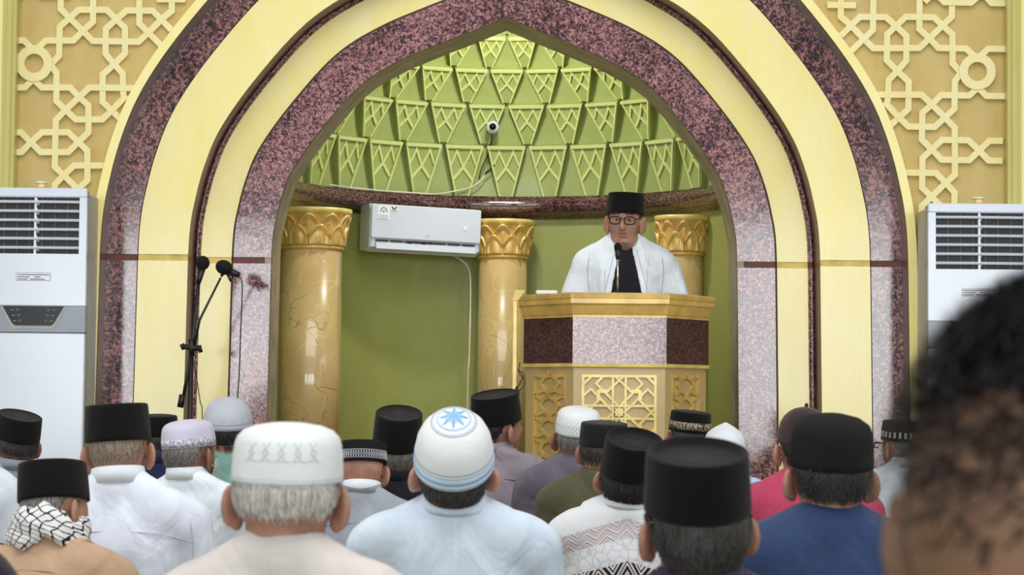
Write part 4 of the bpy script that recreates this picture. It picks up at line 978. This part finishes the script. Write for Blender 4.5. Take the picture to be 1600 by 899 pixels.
seam(q, q['shirt'], [(-.2, .5), (-.05, .515), (.05, .515), (.2, .5)], S['grey'], .0014)
q = person(1258, 636, 7.1, 'man in maroon knitted skullcap and raspberry shirt behind the navy tee', DOME, MAROON, 'black', dict(n=300), 'tan', S['pink'], girth=1.12, hs=.98, hr=3)
G_ = G(); G_.lathe([(.0, 0), (.006, .001), (.007, .008), (.003, .013), (0, .014)], 10); rest = np.array(G_.v)+cap_pts([(0, 0, .125*.98)], 4); mesh('cap_button', deform(rest, q), G_.f, MAROON, q['cap'], True, rest)
q = person(988, 668, 6.0, 'man in black velvet cap and white patterned batik shirt', SONGKOK_DEEP, VELVET, 'black', dict(n=900, thick=.009), 'tan', S['batik'], hp=14, hd=.03, cdz=.006, hr=9, hy=-8, hs=.95, col=(WHITEC, dict(h=.026)))
q = person(184, 629, 6.0, 'heavy man with shaven grey neck, black velvet cap and white shirt', SONGKOK, VELVET, 'stub', dict(n=1500, thick=.0025, length=.006, lift=.002), 'tan', S['white'], hp=-6, hr=-4, girth=1.05, hs=1.0, col=WHITEC)
seam(q, q['shirt'], [(-.21, .47), (-.1, .5), (.1, .5), (.21, .47)], PALEST, .0011); seam(q, q['shirt'], [(.2, .53), (.205, .45), (.2, .36), (.19, .28)], PALEST, .0013)
g = G(); g.tube(bend([(-.045, -.062, .672), (-.02, -.083, .668), (.02, -.083, .668), (.045, -.062, .672)], 5), [.003]+[.006]*14+[.003], 8); mesh('neck_fold', deform(g.v, q), g.f, SKINS['tan'], q['root'], True, g.v)
q = person(-95, 690, 6.6, 'white-shirted shoulder cut by the left edge above the tan shirt', KUFI, WCAP, 'dark', dict(n=200), 'tan', S['white3'], fixed_s=1.06)
# ---- middle row
q = person(84, 715, 5.3, 'man in black cap and tan shirt with a black and white checked scarf', SONGKOK, VELVET, 'grey', dict(n=600, thick=.004), 'tan', S['tan'], hy=-32, yaw=-6, lean=20, hp=8, hs=1.08, girth=1.08)
seam(q, q['shirt'], [(-.2, .5), (0, .515), (.2, .49)], C('tan_seam', (140, 112, 90)), .0014)
n_ = 44; rings = []
for k in range(n_+1):
    a = 2*math.pi*k/n_; ca, sa = math.sin(a), -math.cos(a); ring = []
    for j in range(12):
        b = 2*math.pi*j/12; fold = 1+.16*math.sin(5*a+b*2)+.1*math.sin(11*a); er = .026*fold*math.cos(b); ez = .058*fold*math.sin(b)
        ring.append(((.088+er)*ca, -.026+(.094+er)*sa, .648+ez-.18*(sa+.4)*.09+.012*math.sin(3*a)))
    rings.append(ring)
g = G(); g.loft(rings, True, False); mesh('checked_scarf', deform(g.v, q), g.f, m_keffiyeh(), q['root'], True, g.v)
q = person(710, 636, 4.9, 'man in white cap with a blue star on its crown and pale blue-white shirt', DOME, WCAP, 'dark', dict(n=1500, thick=.004, length=.010, lift=.002), 'light', S['pale'], hp=29, hd=.02, hs=1.04, girth=1.0, col=(S['pale'], dict(h=.026)))
cap_plan(q, q['cap'], lambda a: (0, .09+.28*((1+math.cos(8*a))/2)**1.7), BLUEST, 'star', nr=6, na=128)
cap_plan(q, q['cap'], lambda a: (.06, .14+.10*((1-math.cos(8*a))/2)), BLUEPALE, 'star_rays', na=128, grow=.0008)
cap_plan(q, q['cap'], lambda a: (.40, .435), BLUEPALE, 'crown_ring'); cap_plan(q, q['cap'], lambda a: (.52, .535), BLUEPALE, 'crown_ring'); cap_plan(q, q['cap'], lambda a: (.56, .575), GREYST, 'crown_ring')
cap_band(q, q['cap'], .003, .011, BLUEPALE, .014, 'hem_band'); cap_band(q, q['cap'], .014, .026, BLUEPALE, .010, 'wide_band'); cap_band(q, q['cap'], .030, .0325, BLUEPALE, .010, 'stitch_line'); cap_band(q, q['cap'], .038, .0395, GREYST, .010, 'stitch_line')
seam(q, q['shirt'], [(.005, .62), (.008, .5), (.012, .38), (.015, .26)], S['white2'], .0022, 'back_pleat')
q = person(1300, 645, 4.65, 'man in soft black felt cap and navy blue tee shirt', SOFT, FELT, 'black', dict(n=1800, thick=.009, nape=-36, length=.014), 'tan', S['navyt'], hp=3, hd=.012, hs=1.12, girth=1.12, hr=1)
cap_lines(q, q['cap'], [[(22, .006), (22, .076)]], 1.0, VELVET, 'cap_seam')
# ---- near row
q = person(451, 660, 3.5, 'white-haired man in white embroidered cap and off-white robe', KUFI, WCAP, 'white', dict(n=4200, thick=.009, length=.022, lift=.004, nape=-20), 'tan', S['beige'], hp=-2, hr=1, girth=.95, hs=.88)
pl = []
for a in (-34, -17, 0, 17, 34):
    pl += [[(a+3*math.cos(t), .058+.0045*math.sin(t)) for t in np.linspace(0, 6.283, 13)], [(a-4, .044), (a, .053), (a+4, .044)], [(a-4, .076), (a, .064), (a+4, .076)], [(a-8, .043), (a+8, .043)]]
cap_lines(q, q['cap'], pl, .9, PALEST); cap_band(q, q['cap'], .001, .004, PALEST, .006, 'hem_line')
q = person(1090, 684, 3.42, 'man in largest black velvet cap with indigo collar, beside the navy tee', SONGKOK_DEEP, VELVET, 'dark', dict(n=4200, thick=.009, length=.02, lift=.004, nape=-38), 'tan', S['indigo'], hp=12, hr=-3, hy=6, hs=.9, tilt=1, cdz=.009, col=(S['indigo'], dict(h=.014)))
q = person(-225, 600, 3.45, 'aubergine shoulder cut by the bottom left corner', KUFI, WCAP, 'dark', dict(n=100), 'tan', S['aubergine'], fixed_s=1.07)
q = person(1668, 480, 1.26, 'blurred dark curly-haired head at the right edge close to the camera', SKULL, WCAP, 'black', dict(n=16000, thick=.006, length=.007, lift=.012, top=90, sides=179.9, nape=-20, curl=.35, shell_lo=28, fade=.42), 'dark', S['char'], off_cap=True, hs=.78, yaw=-42)
# ------------------------------------------------------------------ the preacher
CDZ[0] = 0.0
DZ = .895
ARM_V = ((.19, -.012, .52), (.268, .0, .27), (.262, .07, .05))
xs = axis([(-.36, -.1, .014), (-.1, .1, .0042), (.1, .36, .014)]); ys = axis([(-.2, -.125, .014), (-.125, -.02, .01), (-.02, .135, .0042), (.135, .40, .016)]); zs = axis([(-.89, .2, .03), (.2, .58, .016), (.58, .85, .0045)])
X, Y, Z = grid(xs, ys, zs)
d = head_core(X, Y, Z)
for s in (1, -1):
    d = smin(d, ell(X, Y, Z, (s*.038, .062, .688), (.026, .026, .026)), .02); d = smin(d, ell(X, Y, Z, (s*.036, .03, .652), (.028, .04, .03)), .02)         # cheeks
    d = np.maximum(d, -ell(X, Y, Z, (s*.031, .108, .722), (.02, .014, .011)))+0      # eye sockets
    d = smin(d, ell(X, Y, Z, (s*.030, .086, .739), (.024, .012, .007)), .008)          # brows
    d = smin(d, ell(X, Y, Z, (s*.011, .103, .682), (.008, .009, .007)), .006)          # nostril wings
d = smin(d, cone(X, Y, Z, (0, .096, .728), (0, .112, .69), .008, .011), .010)
d = smin(d, ell(X, Y, Z, (0, .113, .687), (.011, .012, .010)), .008)
d = smin(d, ell(X, Y, Z, (0, .090, .664), (.024, .012, .007)), .006); d = smin(d, ell(X, Y, Z, (0, .088, .651), (.022, .012, .006)), .006)
d = np.maximum(d, -ell(X, Y, Z, (0, .103, .6575), (.022, .012, .004)))
d = smin(d, ell(X, Y, Z, (0, .078, .628), (.024, .018, .014)), .012)
d = ears(X, Y, Z, d); d = smin(d, torso(X, Y, Z), .03); d = arms(X, Y, Z, d, ARM_V)
for s in (1, -1):
    d = smin(d, cone(X, Y, Z, (s*.09, 0, .08), (s*.1, .01, -.38), .085, .058), .04); d = smin(d, cone(X, Y, Z, (s*.1, .01, -.38), (s*.1, -.02, -.8), .055, .038), .02)
    d = smin(d, cone(X, Y, Z, (s*.1, -.03, -.835), (s*.115, .14, -.845), .036, .03), .03)
V1, F1 = nets(xs, ys, zs, d)
q = dict(seed=77, s=1.0, hy=-9, hp=-2, hr=-2)
st_ = .06; YP = 11.08
topv = deform(cap_pts([(0, 0, .101)], 4), q)[0][2]+DZ; tg = P(977, 303, YP); sc = (tg.z-st_)/topv
def long_face(V): V = np.array(V, float); V[:, 2] -= .028*(1-sst(.57, .74, V[:, 2])); return V
def up(V): V = deform(long_face(V), q); V[:, 2] += DZ; return V*sc
_d0 = deform
root = mesh('preacher', up(V1), F1, SKINS['tan'], None, True, V1); root.location = (tg.x, YP, st_); root.rotation_euler = (0, 0, math.pi)
tag(root, 'man in white open robe, glasses and black velvet cap speaking behind the lectern', 'person')
def vm(name, V, F, m, parent=root, smooth=True): return mesh(name, up(V), F, m, parent, smooth, np.array(V))
xs = axis([(-.40, .40, .011)]); ys = axis([(-.24, .36, .011)]); zs = axis([(-.80, .1, .04), (.1, .68, .011)]); X, Y, Z = grid(xs, ys, zs)
d = torso(X, Y, Z)-.012; d = np.maximum(d, Z-(.645-Y*.3)); d = np.maximum(d, -.05-Z); V, F = nets(xs, ys, zs, d); vm('inner_shirt', V, F, S['black'])
d = torso(X, Y, Z)-.026; d = arms(X, Y, Z, d, ARM_V, .022, False); d = smin(d, cone(X, Y, Z, (0, 0, .3), (0, 0, -.7), .16, .2), .06)
for s in (1, -1): d = smin(d, cone(X, Y, Z, (s*.17, -.01, .5), (s*.285, .02, .26), .062, .070), .02)
wdg = np.abs(X)-(.026+.055*np.clip((.64-Z)/.3, 0, 1)); d = np.maximum(d, -np.maximum(wdg, -Y))
d = np.maximum(d, Z-(.655-Y*.3)); d = np.maximum(d, -.78-Z); V, F = nets(xs, ys, zs, d)
wob = np.array([mnoise.noise(Vector((v[0]*16, v[1]*12, v[2]*5))) for v in V]); V = V+np.stack((V[:, 0], V[:, 1], 0*wob), -1)/(np.linalg.norm(V[:, :2], axis=1)[:, None]+1e-6)*(wob*.009)[:, None]
rb = vm('robe', V, F, S['white2'])
RB = BVHTree.FromPolygons([tuple(v) for v in V], [tuple(int(i) for i in f) for f in F])
RSEAM = C('robe_seam', (176, 184, 194))
for sgn in (1, -1):
    for ln, wd in (([(.175, .56), (.182, .5), (.178, .44), (.172, .38)], .0022), ([(.052, .6), (.066, .54), (.086, .46), (.104, .38)], .0016), ([(.1, .5), (.1, .44), (.1, .4)], .0014)):
        pts = []
        for p_ in bend([(sgn*a_, 0, b_) for a_, b_ in ln], 8):
            hit = RB.ray_cast(Vector((p_.x, .6, p_.z)), Vector((0, -1, 0)))
            if hit[0] is not None: pts.append(hit[0]+Vector((0, .0008, 0)))
        if len(pts) > 2: g = G(); g.tube(pts, wd, 5); vm('seam', g.v, g.f, RSEAM, rb)
def vcollar(name, m, **k):
    n0 = len(root.children); q2 = dict(q); k['z'] -= .024; o = collar(q2, root, m, name=name, **k)
    co = np.zeros(len(o.data.vertices)*3); o.data.vertices.foreach_get('co', co); co = co.reshape(-1, 3); co[:, 2] += DZ; co *= sc; o.data.vertices.foreach_set('co', co.ravel()); o.data.update(); return o
vcollar('inner_collar', S['black'], z=.648, h=.026, rx=.068, ry=.074, gap=5, slope=.5)
vcollar('robe_collar', S['white2'], z=.662, h=.03, rx=.076, ry=.084, gap=26, slope=.5, flare=.014, th=.006)
o = cap(q, root, SONGKOK, VELVET, 1.0, 40, 'cap', 2, 0); 
def fixv(o):
    co = np.zeros(len(o.data.vertices)*3); o.data.vertices.foreach_get('co', co); co = co.reshape(-1, 3); co[:, 2] += DZ; co *= sc; o.data.vertices.foreach_set('co', co.ravel()); o.data.update()
fixv(o)
n0 = set(root.children); hair(q, root, HAIRS['black'], n=500, thick=.005, length=.012)
for c_ in root.children:
    if c_ not in n0: fixv(c_)
for s in (1, -1):
    g = G(); g.lathe([(.0125*math.cos(t), .0125*math.sin(t)) for t in np.linspace(-1.57, 1.57, 10)], 16, (s*.031, .0905, .721)); ey = vm('eye', g.v, g.f, simple('sclera', (176, 166, 160), .3))
    g = G(); g.lathe([(.0, -.0135), (.003, -.0133), (.0058, -.0115)], 14); v = np.array(g.v); v = np.stack((v[:, 0]+s*.031-.0015, -v[:, 2]+.0905, v[:, 1]+.720), -1); vm('iris', v, g.f, M['gloss'], ey)
    g = G(); g.tube(bend([(s*.016, .1035, .745), (s*.03, .1045, .750), (s*.05, .092, .744)], 5), [.003]+[.0042]*9+[.002], 8); vm('eyebrow', g.v, g.f, HAIRS['black'])
    g = G(); g.loft([[(s*x, .0985-.35*abs(x-.031)**1.2+dy, .727+dz-18*(x-.031)**2) for x in np.linspace(.013, .049, 7)] for dy, dz in ((.006, .004), (.0085, .0), (.007, -.0035))], False); vm('eyelid', g.v, g.f, SKINS['tan'])
g = G()
for s in (1, -1):
    pts = [(s*(.036+.0255*math.cos(t)*(1 if abs(math.sin(t)) < .8 else .96)), .1135-.5*max(0, abs(.036+.0255*math.cos(t))-.02)**1.3*1.0, .716+.0165*np.sign(math.sin(t))*abs(math.sin(t))**.6) for t in np.linspace(0, 6.283, 21)]
    g.tube(pts, .003, 6); g.tube([(s*.061, .104, .722), (s*.074, .07, .726), (s*.083, .01, .735)], .0024, 6)
g.tube([(-.011, .116, .721), (0, .119, .724), (.011, .116, .721)], .0022, 6)
vm('glasses', g.v, g.f, M['black'])
g = G(); g.loft([[(x, .1005-.0*abs(x)-9*x*x, .6655+dz-4*abs(x)**1.5*.05) for x in np.linspace(-.021, .021, 9)] for dz in (.004, .0, -.004)], False); v = np.array(g.v); v[:, 1] += np.array([0]*9+[.0035]*9+[.0]*9); vm('upper_lip', v, g.f, simple('lip', (140, 82, 74), .5))
g = G(); g.loft([[(x, .0985-9*x*x, .6495+dz+1.5*x*x) for x in np.linspace(-.019, .019, 9)] for dz in (.0045, .0, -.0045)], False); v = np.array(g.v); v[:, 1] += np.array([0]*9+[.004]*9+[.0]*9); vm('lower_lip', v, g.f, bpy.data.materials['lip'])
# goatee stubble: short hairs on chin
rs = np.random.RandomState(5); n_ = 420; ax_ = rs.randn(n_)*.014; az_ = .628+rs.randn(n_)*.007; V = []; F = []
for i in range(n_):
    x, z = ax_[i], az_[i]; y = .0785+.0185*math.sqrt(max(0, 1-(x/.028)**2-((z-.628)/.018)**2)); k = len(V)
    V += [(x-.0008, y-.002, z), (x+.0008, y-.002, z), (x+rs.randn()*.002, y+.003, z-.007)]; F.append((k, k+1, k+2))
o = vm('goatee', V, F, HAIRS['grey']); o['kind'] = 'stuff'
